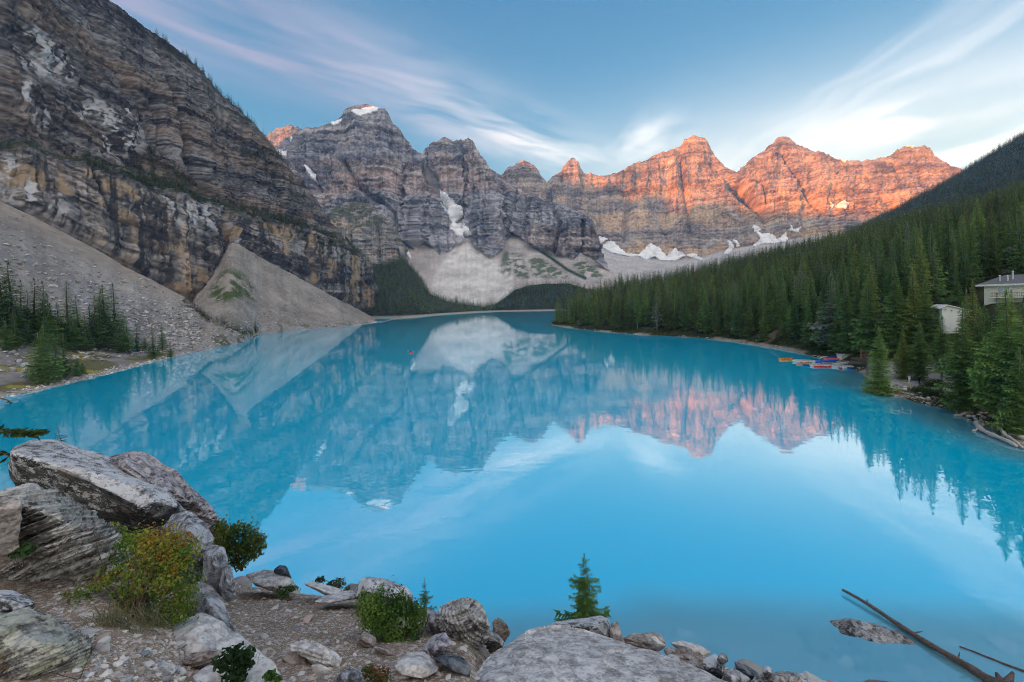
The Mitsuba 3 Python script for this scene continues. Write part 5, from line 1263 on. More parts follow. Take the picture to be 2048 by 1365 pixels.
uu = np.linspace(-420, 2450, 420); yy = np.r_[np.linspace(1.6, 3.4, 20)[:-1], 3.4 * (52 / 3.4) ** np.linspace(0, 1, 250)]
UU, YY = np.meshgrid(uu, yy)
XX = (UU - CX) / F * YY
ZZ = fg_height(XX, YY)
Q = np.stack([XX, YY, ZZ], -1)
rough = np.interp(YY, [2, 9, 14, 30], [0.05, 0.06, 0.5, 1.3])
ZZ = ZZ + rough * (fb(Q / np.interp(YY, [2, 9, 30], [0.9, 0.9, 3])[..., None], 4, 201) - 0.5) * 2 + 0.012 * (fb(Q / 0.08, 3, 203) - 0.5) * 2
ZZ = np.where(ZZ < -0.4, -0.4 + (ZZ + 0.4) * 0.30, ZZ)
ZZ = np.maximum(ZZ, -6.9 + 0.02 * (YY - 30))
FG = Sheet([Q[0], Q[-1]], [0, 1], len(yy)); FG.P = np.stack([XX, YY, ZZ], -1); FG.px = to_px(FG.P)


def gravel(p, n, uv):
    a, b, k = mikit.voronoi(p.x * 22 + 0.8 * dnoise(p.x * 9, p.y * 9, 1), p.y * 22)
    a2, b2, k2 = mikit.voronoi(p.x * 60, p.y * 60)
    pat = dfbm(p.x * 1.2, p.y * 1.2, 4.0, 4)
    dirt = dmix((0.20, 0.145, 0.105), (0.36, 0.275, 0.21), dfbm(p.x * 6, p.y * 6, p.z * 6, 3))
    st = dmix((0.22, 0.20, 0.19), (0.66, 0.61, 0.57), dnoise(p.x * 22, p.y * 22, 3))
    c = dmix(dirt, st, dr.select(k > 0.74, 1.0, 0.0) * dss(0.02, 0.12, b - a))
    c = dmix(c, dmix((0.28, 0.24, 0.21), (0.66, 0.61, 0.56), dnoise(p.x * 60, p.y * 60, 3)), dr.select(k2 > 0.72, 0.9, 0.0) * dss(0.02, 0.15, b2 - a2))
    c = c * (0.7 + 0.6 * pat)
    wet = dss(0.8, -0.3, p.z)
    return dmix(c, (0.60, 0.68, 0.67), wet)
def gravel_h(p, n, uv):
    a, b, k = mikit.voronoi(p.x * 22, p.y * 22); a2, b2, k2 = mikit.voronoi(p.x * 60, p.y * 60)
    return dss(0.0, 0.35, b - a) * dr.select(k > 0.74, 1.0, 0.1) * 0.008 + dss(0.0, 0.3, b2 - a2) * 0.004
scene['gravel_soil'] = {'type': 'twosided', 'b': {'type': 'bumpmap', 'scale': 1.0, 'bump': proc(gravel_h, eps=2e-3), 'b': {'type': 'diffuse', 'reflectance': proc(gravel)}}}
structure('rocky_ground', 'stony brown path and slope in the foreground', FG.ply('gravel_soil', smooth=True))


def boulder_mat(key, dark, pale, lichen=(0.5, 0.5, 0.47), lich=0.4, strata=0.0, sdir=(0, 0, 1), scale=1.0, moss=0.0, bump=0.012, facing_tone=0.0):
    sd = np.array(sdir, float); sd = [float(v) for v in sd / np.linalg.norm(sd)]
    def q_of(p): return p.x * sd[0] + p.y * sd[1] + p.z * sd[2]
    def col(p, n, uv):
        x, y, z = p.x * scale, p.y * scale, p.z * scale
        big = dfbm(x * 1.3, y * 1.3, z * 1.3, 4)
        fine = dfbm(x * 14, y * 14, z * 14, 3)
        spk = dnoise(x * 55, y * 55, z * 55)
        k = 0.5 + 1.1 * (big - 0.5) + 1.9 * (fine - 0.5) + 0.7 * (spk - 0.5)
        if strata:
            q = q_of(p) * scale + 0.05 * dfbm(x * 2, y * 2, z * 2, 3)
            ln = dnoise(q * 34, 0.6 * x, 0.6 * y) * 0.6 + dnoise(q * 90, 1.2 * x, 1.2 * y) * 0.4
            k = k + strata * 2.3 * (ln - 0.5)
        c = dmix(dark, pale, dr.clip(k, 0, 1))
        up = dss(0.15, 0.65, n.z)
        l = dss(0.47, 0.62, 0.7 * dfbm(x * 8 + 3, y * 8, z * 8, 4) + 0.3 * dnoise(x * 42, y * 42, z * 42) + facing_tone * 0.10 * up) * dss(0.30, 0.5, dfbm(x * 1.7, y * 1.7 + 9, z * 1.7, 2) + facing_tone * 0.3 * up)
        if facing_tone: c = c * (1 - facing_tone * 0.68 * (1 - up))  # tone by facing: steep faces darker, upward faces paler
        c = dmix(c, lichen, l * lich)
        d = dss(0.57, 0.63, dfbm(x * 10, y * 10 + 5, z * 10, 3))
        c = dmix(c, mi.Color3f(list(dark)) * 0.45, d * 0.35)
        if moss:
            c = dmix(c, (0.20, 0.22, 0.07), dss(0.60, 0.68, dfbm(x * 9, y * 9, z * 9 + 4, 3)) * moss)
            c = dmix(c, (0.27, 0.14, 0.07), dss(0.63, 0.70, dfbm(x * 4 + 8, y * 4, z * 4 + 4, 3)) * moss)
        return c
    def h(p, n, uv):
        x, y, z = p.x * scale, p.y * scale, p.z * scale
        v = dfbm(x * 12, y * 12, z * 12, 4)
        if strata:
            q = q_of(p) * scale + 0.05 * dfbm(x * 2, y * 2, z * 2, 3)
            v = v + strata * 1.3 * (dnoise(q * 34, 0.6 * x, 0.6 * y) * 0.7 + dnoise(q * 90, 1.2 * x, 1.2 * y) * 0.3)
        return v
    scene[key] = {'type': 'twosided', 'b': {'type': 'bumpmap', 'scale': bump * 2.2 / scale, 'bump': proc(h, eps=4e-3), 'b': {'type': 'diffuse', 'reflectance': proc(col)}}}


boulder_mat('rock_lichen', (0.085, 0.085, 0.092), (0.40, 0.40, 0.415), (0.66, 0.66, 0.68), 0.85, 0.0, moss=0.15, facing_tone=1.0)
boulder_mat('rock_layered', (0.11, 0.102, 0.10), (0.56, 0.54, 0.52), (0.64, 0.64, 0.61), 0.4, 0.9, (-0.30, 0.25, 0.9), moss=0.12, facing_tone=0.5)
boulder_mat('rock_purple', (0.10, 0.09, 0.10), (0.43, 0.39, 0.43), (0.6, 0.6, 0.6), 0.5, 0.7, (0.42, 0.1, 0.85), facing_tone=0.6)
boulder_mat('rock_mossy', (0.10, 0.095, 0.085), (0.43, 0.42, 0.40), (0.50, 0.51, 0.42), 0.7, 0.5, (-0.35, 0.3, 0.85), moss=0.35, facing_tone=0.5)
boulder_mat('rock_blue', (0.10, 0.105, 0.12), (0.44, 0.45, 0.48), (0.6, 0.61, 0.64), 0.5, 0.8, (0.7, 0.2, 0.6))
boulder_mat('rock_pale', (0.34, 0.31, 0.29), (0.76, 0.73, 0.70), (0.80, 0.79, 0.77), 0.5, 0.25, (0.1, 0.2, 0.95), bump=0.007)
boulder_mat('rock_slab', (0.27, 0.255, 0.25), (0.70, 0.68, 0.67), (0.78, 0.77, 0.76), 0.6, 0.12, (0.1, 0.3, 0.9), bump=0.009)
boulder_mat('rock_brown', (0.15, 0.115, 0.10), (0.50, 0.43, 0.39), (0.6, 0.57, 0.53), 0.4, 0.4, (0.5, 0.2, 0.8))
boulder_mat('rock_slate', (0.045, 0.055, 0.07), (0.20, 0.225, 0.26), (0.33, 0.35, 0.38), 0.4, 0.4, (0.8, 0.0, 0.6))


def ground_at(x, y):
    d = (FG.px[..., 0] - x) ** 2 + (FG.px[..., 1] - y) ** 2 + 1e9 * (FG.P[..., 1] > 9.5) + 1e9 * (FG.P[..., 2] < 14.5)
    return FG.P[np.unravel_index(np.argmin(d), d.shape)]


def rock(name, label, m, Y, outline, inner=(), thick=None, strata=(0, 0, 1), led=0.0, rough=0.05, res=None, group=None, category='boulder', back=0.72, sharp=1):
    """A boulder: its visible outline (x, y[, nearer or farther]) at depth Y, ridge points inside it, closed behind and below."""
    pts, cx = [], None
    ol = np.array([(p + (0.0,))[:3] for p in outline], float); inn = np.array([(p + (0.0,))[:3] for p in inner], float).reshape(-1, 3)
    if ol[:, 1].max() < 1366 and 300 < ol[:, 0].mean() < 1012 and ol[:, 1].min() > 1195:       # it lies on the ground under its foot
        Yg = ground_at(ol[:, 0].mean(), ol[:, 1].max() - 3)[1]
        Y = min(max(Yg, Y * 0.8), Y * 1.6)
    w = np.ptp(ol[:, 0]) / F * Y
    thick = thick or 0.75 * w
    a = at(ol[:, 0], ol[:, 1], Y + ol[:, 2]); c = a.mean(0)
    pts.append(a)
    if len(inn): pts.append(at(inn[:, 0], inn[:, 1], Y + inn[:, 2]))
    cp = ol[:, :2].mean(0); bp = cp + (ol[:, :2] - cp) * back
    b = at(bp[:, 0], bp[:, 1], Y + np.maximum(ol[:, 2], 0) * 0.5 + thick)
    pts.append(b)
    lowp = a[a[:, 2] < np.percentile(a[:, 2], 45)] - [0, -0.15 * thick, 0.25 * thick]
    pts.append(lowp)
    res = res or max(3.2 / F * Y, w / 130)
    man = m3.Manifold.hull_points(np.vstack(pts))
    allp = np.vstack(pts); cc = allp.mean(0); gr_ = np.random.default_rng(sum(map(ord, label)) + 5)
    for _ in range(7):                                  # broken faces
        nn = gr_.normal(size=3); nn /= np.linalg.norm(nn); sup = ((allp - cc) @ nn).max()
        man = man.trim_by_plane((-nn).tolist(), float(-(cc @ nn + sup * gr_.uniform(0.84, 0.95))))
    man = man.refine_to_length(res)
    t = mm(man)
    if sharp: trimesh.smoothing.filter_taubin(t, iterations=sharp)
    v = t.vertices; n = t.vertex_normals
    sd = np.random.default_rng(abs(hash(label)) % 1000 if False else sum(map(ord, label))).integers(0, 900)
    S = max(w, 0.15)
    d = rough * S * ((fb(v / (0.30 * S), 5, int(sd)) - 0.5) * 1.0 + 0.8 * (ridged(v / (0.25 * S), 3, int(sd) + 7) - 0.6))
    if led:
        st = np.array(strata, float); st /= np.linalg.norm(st)
        q = v @ st + 0.06 * S * (fb(v / (0.5 * S), 3, int(sd) + 3) - 0.5)
        per = 0.085 * S
        f1 = q / per; f1 = f1 + 0.9 * nz(np.stack([f1 * 0.37, v[:, 0] / S, v[:, 1] / S], -1), 5); s1 = f1 - np.floor(f1)
        f2 = q / (per * 0.33) + 0.8 * nz(v / (0.2 * S), 9); s2 = f2 - np.floor(f2)
        d = d + led * S * (0.055 * (s1 - 0.5) + 0.020 * (s2 - 0.5)) * (0.4 + 1.2 * fb(v / (0.35 * S), 2, int(sd) + 11))
    t.vertices = v + n * d[:, None]
    k = num(name); put(k, t, m, None, 28); tag(k, label, category, group)
    return k


# --- the big boulders on the left
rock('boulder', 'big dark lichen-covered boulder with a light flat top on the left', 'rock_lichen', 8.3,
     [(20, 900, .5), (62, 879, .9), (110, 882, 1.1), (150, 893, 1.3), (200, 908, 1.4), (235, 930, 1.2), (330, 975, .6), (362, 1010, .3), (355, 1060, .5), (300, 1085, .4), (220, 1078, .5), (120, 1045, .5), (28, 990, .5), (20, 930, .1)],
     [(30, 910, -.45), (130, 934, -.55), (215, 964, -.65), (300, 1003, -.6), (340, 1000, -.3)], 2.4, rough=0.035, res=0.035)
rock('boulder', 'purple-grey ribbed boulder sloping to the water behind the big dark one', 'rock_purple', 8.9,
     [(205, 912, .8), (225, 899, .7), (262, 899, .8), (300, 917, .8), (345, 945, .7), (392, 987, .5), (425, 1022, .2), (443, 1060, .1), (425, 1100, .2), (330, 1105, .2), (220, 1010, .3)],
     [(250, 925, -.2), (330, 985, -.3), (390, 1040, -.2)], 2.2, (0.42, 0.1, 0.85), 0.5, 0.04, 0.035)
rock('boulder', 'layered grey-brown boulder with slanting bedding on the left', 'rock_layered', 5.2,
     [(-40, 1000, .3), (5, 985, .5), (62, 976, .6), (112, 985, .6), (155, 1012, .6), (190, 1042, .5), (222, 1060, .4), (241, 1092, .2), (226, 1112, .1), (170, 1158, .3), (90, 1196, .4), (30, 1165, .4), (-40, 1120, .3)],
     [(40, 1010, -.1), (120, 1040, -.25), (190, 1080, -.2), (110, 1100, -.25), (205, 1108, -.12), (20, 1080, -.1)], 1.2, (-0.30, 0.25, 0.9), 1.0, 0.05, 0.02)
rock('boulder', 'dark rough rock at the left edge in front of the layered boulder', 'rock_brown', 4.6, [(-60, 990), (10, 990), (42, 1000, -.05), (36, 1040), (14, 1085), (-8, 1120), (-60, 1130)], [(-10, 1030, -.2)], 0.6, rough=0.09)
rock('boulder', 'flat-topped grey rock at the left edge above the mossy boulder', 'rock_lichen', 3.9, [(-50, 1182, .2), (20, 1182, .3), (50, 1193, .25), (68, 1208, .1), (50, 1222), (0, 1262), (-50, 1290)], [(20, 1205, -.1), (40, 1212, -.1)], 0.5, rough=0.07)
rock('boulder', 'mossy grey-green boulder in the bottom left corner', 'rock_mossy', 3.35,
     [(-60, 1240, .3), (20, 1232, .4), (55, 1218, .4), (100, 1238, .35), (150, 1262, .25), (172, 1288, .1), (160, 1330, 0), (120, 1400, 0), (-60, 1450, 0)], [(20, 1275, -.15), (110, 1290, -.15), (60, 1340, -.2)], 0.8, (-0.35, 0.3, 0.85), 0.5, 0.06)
rock('boulder', 'smooth grey boulder behind the yellow-green bush', 'rock_blue', 6.6, [(325, 1055, .3), (345, 1030, .5), (378, 1022, .5), (410, 1045, .3), (427, 1080, .1), (418, 1115), (395, 1150), (340, 1150), (320, 1100, .1)], [(375, 1060, -.25), (400, 1090, -.2)], 0.9, (0.7, 0.2, 0.6), 0.3, 0.05)
rock('boulder', 'rounded grey rock between the bush and the dirt path', 'rock_blue', 6.0, [(408, 1105, .2), (425, 1090, .3), (448, 1093, .2), (455, 1120, .1), (445, 1160), (430, 1190), (405, 1170)], [(430, 1120, -.2)], 0.6, (0.7, 0.2, 0.6), 0.5, 0.06)
rock('boulder', 'swirled dark rock at the edge of the dirt path', 'rock_blue', 5.8, [(445, 1135, .1), (460, 1130, .1), (468, 1160, 0), (466, 1185, -.05), (448, 1200), (438, 1175)], [(455, 1160, -.15)], 0.4, (0.8, 0.1, -0.4), 0.8, 0.08)
rock('boulder', 'long grey rock spine running down from the bush to the pale slabs', 'rock_blue', 5.2, [(385, 1160, .7), (420, 1170, .7), (445, 1200, .5), (452, 1240, .2), (470, 1280, -.2), (440, 1290, -.2), (405, 1240, .2), (385, 1200, .5)], [(425, 1215, .1)], 0.5, (0.5, 0.2, 0.8), 0.4, 0.06)
# --- pale slabs and stones at the bottom
rock('slab', 'broad pale slab beside the yellow-green bush', 'rock_pale', 4.4, [(306, 1284, .1), (350, 1248, .5), (400, 1226, .6), (446, 1244, .5), (455, 1270, .3), (432, 1304, -.1), (370, 1308, -.1), (325, 1298, 0)], [(390, 1262, .1)], 0.35, rough=0.04, category='slab')
rock('slab', 'long light grey slab running to the bottom edge left of the path', 'rock_pale', 4.0, [(430, 1280, .5), (470, 1265, .7), (500, 1290, .4), (545, 1325, 0), (585, 1380, -.3), (500, 1400, -.4), (440, 1350, -.1)], [(480, 1310, .1)], 0.4, rough=0.05, category='slab')
rock('slab', 'pale rounded slab among the stone chips at the bottom', 'rock_pale', 4.1, [(250, 1300, .1), (285, 1278, .3), (318, 1280, .3), (325, 1300, .1), (300, 1320, 0), (262, 1318)], [(290, 1295, -.02)], 0.25, rough=0.05, category='slab')
rock('slab', 'pale flat slab at the bottom edge under the long narrow stone', 'rock_pale', 3.7, [(378, 1360, .2), (415, 1330, .4), (455, 1335, .4), (460, 1372, .2), (420, 1400)], [], 0.3, rough=0.05, category='slab')
rock('slab', 'long narrow grey stone lying across the chips at the bottom', 'rock_brown', 4.0, [(318, 1328, .1), (380, 1310, .15), (462, 1296, .2), (464, 1308, .15), (400, 1332, 0), (330, 1342, 0)], [(390, 1318, -.08)], 0.16, (0, 0.2, 1), 0.4, 0.05, category='slab')
rock('slab', 'cracked pale slab in the middle of the dirt path', 'rock_pale', 4.35, [(575, 1290, .1), (600, 1280, .25), (650, 1290, .25), (680, 1318, .1), (676, 1335, 0), (650, 1338, 0), (620, 1318, 0)], [(640, 1306, -.03)], 0.22, (0.2, 0.3, 1), 0.9, 0.05, category='slab')
rock('slab', 'brownish flat stone at the left of the cracked slab on the path', 'rock_brown', 4.25, [(562, 1315, .05), (590, 1298, .1), (612, 1312, .1), (610, 1328, 0), (580, 1332, 0)], [], 0.15, rough=0.05, category='slab')
rock('slab', 'pale triangular chip below the cracked slab on the path', 'rock_pale', 4.1, [(622, 1330), (640, 1328, .05), (668, 1342, 0), (640, 1350), (625, 1345)], [], 0.1, rough=0.05, category='slab')
rock('slab', 'low light slab at the brow of the path above the lake', 'rock_slab', 8.4, [(490, 1150, .2), (530, 1140, .5), (560, 1142, .6), (588, 1165, .2), (560, 1175, 0), (510, 1172, 0)], [], 0.9, rough=0.04, category='slab')
rock('boulder', 'small dark rock on the brow of the path beside the dark bush', 'rock_slate', 8.8, [(548, 1140), (560, 1130, .1), (572, 1132, .1), (580, 1150), (565, 1158), (550, 1152)], [(565, 1142, -.1)], 0.4, rough=0.1)
rock('slab', 'dark-ended tilted slab at the middle of the brow', 'rock_slab', 8.0, [(608, 1168, .1), (620, 1162, .2), (660, 1172, .4), (690, 1182, .4), (670, 1192, .1), (625, 1178, 0)], [(620, 1172, -.1)], 0.6, rough=0.05, category='slab')
rock('slab', 'long light slab on the brow left of the green bush', 'rock_slab', 7.2, [(628, 1205, .1), (650, 1192, .4), (700, 1182, .5), (722, 1186, .4), (700, 1198, .1), (650, 1206)], [], 0.5, rough=0.05, category='slab')
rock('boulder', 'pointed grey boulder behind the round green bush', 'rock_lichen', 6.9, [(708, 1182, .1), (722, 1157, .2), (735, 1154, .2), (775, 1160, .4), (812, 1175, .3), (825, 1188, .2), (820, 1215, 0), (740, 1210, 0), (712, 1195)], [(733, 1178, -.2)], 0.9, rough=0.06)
rock('boulder', 'rounded dark boulder with veins right of the thin little spruce', 'rock_layered', 6.6, [(868, 1240, .1), (882, 1215, .2), (905, 1203, .3), (932, 1197, .3), (955, 1206, .2), (970, 1225, .1), (978, 1250, 0), (968, 1278, 0), (930, 1282, -.1), (890, 1262)], [(930, 1215, -.15), (945, 1235, -.25), (905, 1240, -.2)], 0.9, (0.8, 0.1, 0.5), 0.8, 0.06)
rock('slab', 'upright mauve slab right of the round green bush', 'rock_purple', 5.9, [(850, 1215, .3), (870, 1222, .3), (893, 1255, .1), (895, 1270, 0), (870, 1272, -.05), (855, 1245)], [(870, 1245, -.1)], 0.4, (0.6, 0.2, 0.7), 0.4, 0.05, category='slab')
rock('boulder', 'light blocky rock in front of the veined dark boulder', 'rock_layered', 5.9, [(932, 1262, .1), (948, 1248, .2), (975, 1258, .3), (1008, 1280, .2), (1005, 1292, 0), (982, 1300, -.05), (945, 1285, -.05)], [(955, 1262, -.1), (985, 1278, -.12)], 0.5, (0.3, 0.2, 0.9), 0.4, 0.05)
rock('boulder', 'reddish broken rock by the water right of the veined boulder', 'rock_brown', 6.6, [(985, 1245, .1), (995, 1236, .1), (1010, 1246), (1020, 1262), (1010, 1280), (988, 1278)], [(1000, 1258, -.1)], 0.4, (0.8, 0.2, 0.2), 0.9, 0.1)
rock('boulder', 'narrow upright rock shard between the mauve slab and the dark boulder', 'rock_brown', 5.9, [(898, 1255), (908, 1232, .05), (918, 1250), (920, 1272), (900, 1275)], [(910, 1255, -.08)], 0.2, rough=0.08)
rock('slab', 'mauve flat rock below the upright mauve slab', 'rock_purple', 5.3, [(845, 1300, .1), (862, 1272, .3), (890, 1265, .3), (905, 1285, .1), (890, 1310, 0), (860, 1330, -.05)], [(875, 1292, -.05)], 0.4, (0.6, 0.2, 0.7), 0.4, 0.05, category='slab')
rock('boulder', 'pale square block under the round green bush', 'rock_pale', 4.8, [(788, 1335, 0), (812, 1306, .3), (845, 1300, .4), (878, 1332, .2), (872, 1345, 0), (846, 1358, -.1), (805, 1350, -.08)], [(845, 1338, -.1), (820, 1325, 0)], 0.4, rough=0.045)
rock('boulder', 'dark blue-grey wedge of rock in the dirt right of the pale block', 'rock_slate', 5.0, [(870, 1318, .1), (895, 1307, .2), (925, 1315, .2), (945, 1335, 0), (935, 1350, -.05), (900, 1338, -.08)], [(905, 1322, -.08)], 0.3, (0.8, 0, 0.6), 0.4, 0.05)
rock('boulder', 'small brown rock left under the round green bush', 'rock_brown', 5.2, [(712, 1280), (728, 1262, .1), (752, 1275, .1), (750, 1295), (728, 1298)], [(732, 1280, -.08)], 0.25, rough=0.08)
rock('boulder', 'tan rock wedged under the front of the round green bush', 'rock_brown', 5.1, [(745, 1295), (765, 1290, .1), (790, 1305, .05), (785, 1315), (765, 1308)], [(768, 1300, -.05)], 0.2, rough=0.08)
rock('boulder', 'grey boulder with quartz streaks at the bottom edge in the middle', 'rock_blue', 4.3, [(672, 1352), (690, 1338, .15), (720, 1340, .15), (738, 1358, .05), (735, 1400), (672, 1400)], [(700, 1355, -.08)], 0.35, (0.8, 0.1, 0.5), 0.8, 0.07)
rock('boulder', 'small pale stone at the bottom edge beside the low red plant', 'rock_pale', 4.3, [(788, 1352), (805, 1346, .1), (822, 1356, .05), (820, 1390), (790, 1390)], [], 0.2, rough=0.06)
rock('slab', 'flat pale stone at the left end of the chips by the mossy boulder', 'rock_pale', 4.2, [(140, 1268, .1), (165, 1256, .2), (205, 1258, .2), (222, 1268, .1), (190, 1278), (150, 1278)], [], 0.2, rough=0.05, category='slab')
rock('slab', 'brownish flat stone half under the dry grass at the bottom left', 'rock_brown', 4.2, [(158, 1275), (190, 1268, .1), (222, 1272, .1), (205, 1290), (170, 1290)], [], 0.15, rough=0.06, category='slab')
rock('slab', 'white upturned stone beside the grey rock spine', 'rock_pale', 4.6, [(374, 1210, .05), (395, 1202, .1), (418, 1210, .1), (410, 1224), (385, 1226)], [(396, 1210, -.05)], 0.2, rough=0.06, category='slab')
rock('slab', 'long low pale slab under the right end of the narrow stone', 'rock_slab', 4.2, [(440, 1262, .2), (470, 1262, .3), (500, 1285, .2), (505, 1310, 0), (470, 1310, 0), (448, 1290, 0)], [], 0.3, rough=0.05, category='slab')
rock('slab', 'pale stone with a thin edge among the chips at the bottom', 'rock_pale', 3.9, [(215, 1316), (240, 1304, .1), (285, 1312, .1), (300, 1326), (255, 1334), (225, 1330)], [], 0.15, (0, 0, 1), 0.4, 0.05, category='slab')
rock('slab', 'tilted greyish stone under the left end of the narrow stone', 'rock_slab', 3.9, [(290, 1330), (320, 1318, .1), (352, 1332, .1), (340, 1346), (305, 1346)], [], 0.15, rough=0.06, category='slab')
# --- the great slab and the rocks at the water on the right
rock('slab', 'huge pale grey slab rising at the bottom right of centre', 'rock_slab', 5.0,
     [(905, 1400, -.7), (945, 1350, -.2), (985, 1315, .3), (1030, 1282, .7), (1062, 1264, .9), (1096, 1256, 1.0), (1150, 1258, 1.0), (1190, 1266, .9), (1232, 1284, .7), (1275, 1308, .4), (1310, 1322, .2), (1370, 1332, 0), (1440, 1355, -.3), (1490, 1375, -.5), (1500, 1440, -.9), (905, 1460, -1.0)],
     [(1100, 1310, .15), (1200, 1330, 0), (1300, 1360, -.3), (1000, 1360, -.4)], 1.0, (0.1, 0.3, 0.9), 0.25, 0.028, 0.018, category='slab', sharp=4)
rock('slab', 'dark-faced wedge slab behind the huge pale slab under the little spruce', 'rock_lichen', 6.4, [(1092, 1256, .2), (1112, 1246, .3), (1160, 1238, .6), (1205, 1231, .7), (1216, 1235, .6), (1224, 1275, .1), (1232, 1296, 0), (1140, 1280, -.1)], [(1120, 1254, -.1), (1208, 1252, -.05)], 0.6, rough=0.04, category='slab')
rock('boulder', 'pinkish upright block right of the dark-faced wedge', 'rock_brown', 6.3, [(1220, 1258), (1224, 1246, .1), (1234, 1242, .1), (1244, 1270), (1252, 1295), (1225, 1295)], [(1230, 1270, -.08)], 0.3, rough=0.06)
rock('boulder', 'brown rock with a flat top right of the pinkish block', 'rock_brown', 6.4, [(1246, 1278), (1262, 1268, .2), (1310, 1266, .3), (1322, 1272, .2), (1332, 1290), (1300, 1302, -.05), (1260, 1298)], [(1290, 1280, -.1)], 0.5, (0.2, 0.2, 0.9), 0.5, 0.06)
rock('boulder', 'pale pointed shard leaning on the brown flat-topped rock', 'rock_pale', 6.1, [(1298, 1272), (1310, 1272, .05), (1332, 1292), (1316, 1302), (1308, 1290)], [(1314, 1285, -.08)], 0.2, rough=0.05)
rock('boulder', 'long whitish rock lying at the water edge', 'rock_pale', 6.9, [(1340, 1288), (1362, 1281, .2), (1395, 1290, .2), (1422, 1304, .1), (1410, 1312), (1370, 1306, -.1)], [(1375, 1294, -.1)], 0.4, rough=0.06)
rock('boulder', 'brown shelf rock under the whitish one', 'rock_brown', 6.0, [(1325, 1300), (1360, 1300, .2), (1400, 1310, .2), (1430, 1325, .1), (1420, 1345), (1360, 1335, -.1)], [(1375, 1318, -.1)], 0.6, (0.1, 0.2, 1), 0.6, 0.06)
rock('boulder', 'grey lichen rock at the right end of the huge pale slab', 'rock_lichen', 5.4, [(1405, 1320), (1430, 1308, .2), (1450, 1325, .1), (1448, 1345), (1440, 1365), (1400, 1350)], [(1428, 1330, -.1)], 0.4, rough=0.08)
rock('boulder', 'dark pointed rock standing at the water edge on the right', 'rock_slate', 5.5, [(1468, 1323), (1490, 1330, .1), (1515, 1345, .1), (1522, 1360), (1490, 1362), (1475, 1345)], [(1490, 1345, -.08)], 0.25, rough=0.05)
rock('boulder', 'small lichen rock under the dark pointed one', 'rock_lichen', 5.0, [(1450, 1345), (1475, 1340, .1), (1500, 1358, .1), (1505, 1400), (1440, 1400)], [(1470, 1360, -.1)], 0.4, rough=0.08)
rock('boulder', 'rounded dark rock at the bottom edge, last on the right by the water', 'rock_layered', 5.0, [(1505, 1362), (1530, 1348, .2), (1575, 1346, .3), (1608, 1352, .2), (1618, 1370, .1), (1610, 1410), (1500, 1410)], [(1560, 1362, -.1)], 0.5, (0.2, 0.1, 0.9), 0.6, 0.07)

for i, (x, y, w_, m, lab) in enumerate(((1262, 1302, 13, 'rock_brown', 'brown rock chip beside the base of the pinkish block'), (1345, 1318, 16, 'rock_layered', 'layered grey rock between the slab and the whitish rock'), (1385, 1330, 15, 'rock_brown', 'low brown rock touching the edge of the huge slab'),
                                     (1428, 1340, 12, 'rock_slate', 'dark small rock wedged by the right end of the huge slab'), (1445, 1316, 11, 'rock_layered', 'small ribbed rock at the water left of the dark pointed one'), (1535, 1342, 10, 'rock_lichen', 'small grey rock half in the water near the last dark rock'))):
    rock('boulder', lab, m, 6.1 - 0.25 * i, [(x - w_, y + 4), (x - w_ * 0.6, y - 7, .1), (x + w_ * 0.1, y - 10, .15), (x + w_ * 0.8, y - 4, .1), (x + w_, y + 6), (x + w_ * 0.2, y + 12)], [(x - w_ * 0.2, y - 1, -.08)], 0.3, (0.4, 0.2, 0.7), 0.5, 0.09)
# --- boulder in the water, drowned rocks
p = [(1605, 1240, 0), (1640, 1232, 0), (1688, 1240, 0), (1712, 1237, 0), (1780, 1258, 0), (1832, 1283, 0), (1780, 1330, 0), (1700, 1330, 0), (1640, 1290, 0)]
crestw = np.array([on_plane(x, y, z) for x, y, z in ((1688, 1241, .05), (1700, 1238, .45), (1740, 1246, .45), (1790, 1262, .4), (1832, 1284, .05), (1760, 1266, .12))])
lowr = np.array([on_plane(x, y, -1.5) for x, y in ((1560, 1235), (1640, 1215), (1850, 1240), (1960, 1330), (1800, 1420), (1600, 1400))]) - [0, 0, 0.8]
shelf = np.array([on_plane(x, y, -0.25) for x, y in ((1625, 1243), (1660, 1236), (1770, 1300), (1860, 1310))])
t = mm(m3.Manifold.hull_points(np.vstack([crestw, lowr, shelf])).refine_to_length(0.16))
t.vertices = t.vertices + t.vertex_normals * (0.35 * (fb(t.vertices / 1.1, 4, 7) - 0.5) + 0.12 * (ridged(t.vertices / 0.5, 3, 9) - 0.6))[:, None]
boulder_mat('rock_wet', (0.05, 0.05, 0.052), (0.40, 0.40, 0.41), (0.6, 0.6, 0.6), 0.6, 0.4, (0.5, 0.2, 0.6), 0.4, bump=0.02)
put('boulder_100', t, 'rock_wet', None, 30); tag('boulder_100', 'half-drowned rock with a dark crest above the water beside the long log', 'boulder')
strew('drowned_rocks', 'pale rocks lying under the shallow water by the foreground shore', FG, 420, sstep(0.5, -0.6, FG.P[..., 2]) * sstep(-4.5, -2.0, FG.P[..., 2]) * (FG.px[..., 0] > 850) * (FG.px[..., 0] < 2300), 0.25, 1.3, (0.60, 0.62, 0.61), g, 0.0, 0.5)
strew('slope_rocks', 'rocks on the hidden slope down to the water', FG, 500, sstep(16, 14, FG.P[..., 2]) * sstep(0.0, 0.6, FG.P[..., 2]), 0.3, 1.2, (0.36, 0.35, 0.34), g, 0.1, 0.35)
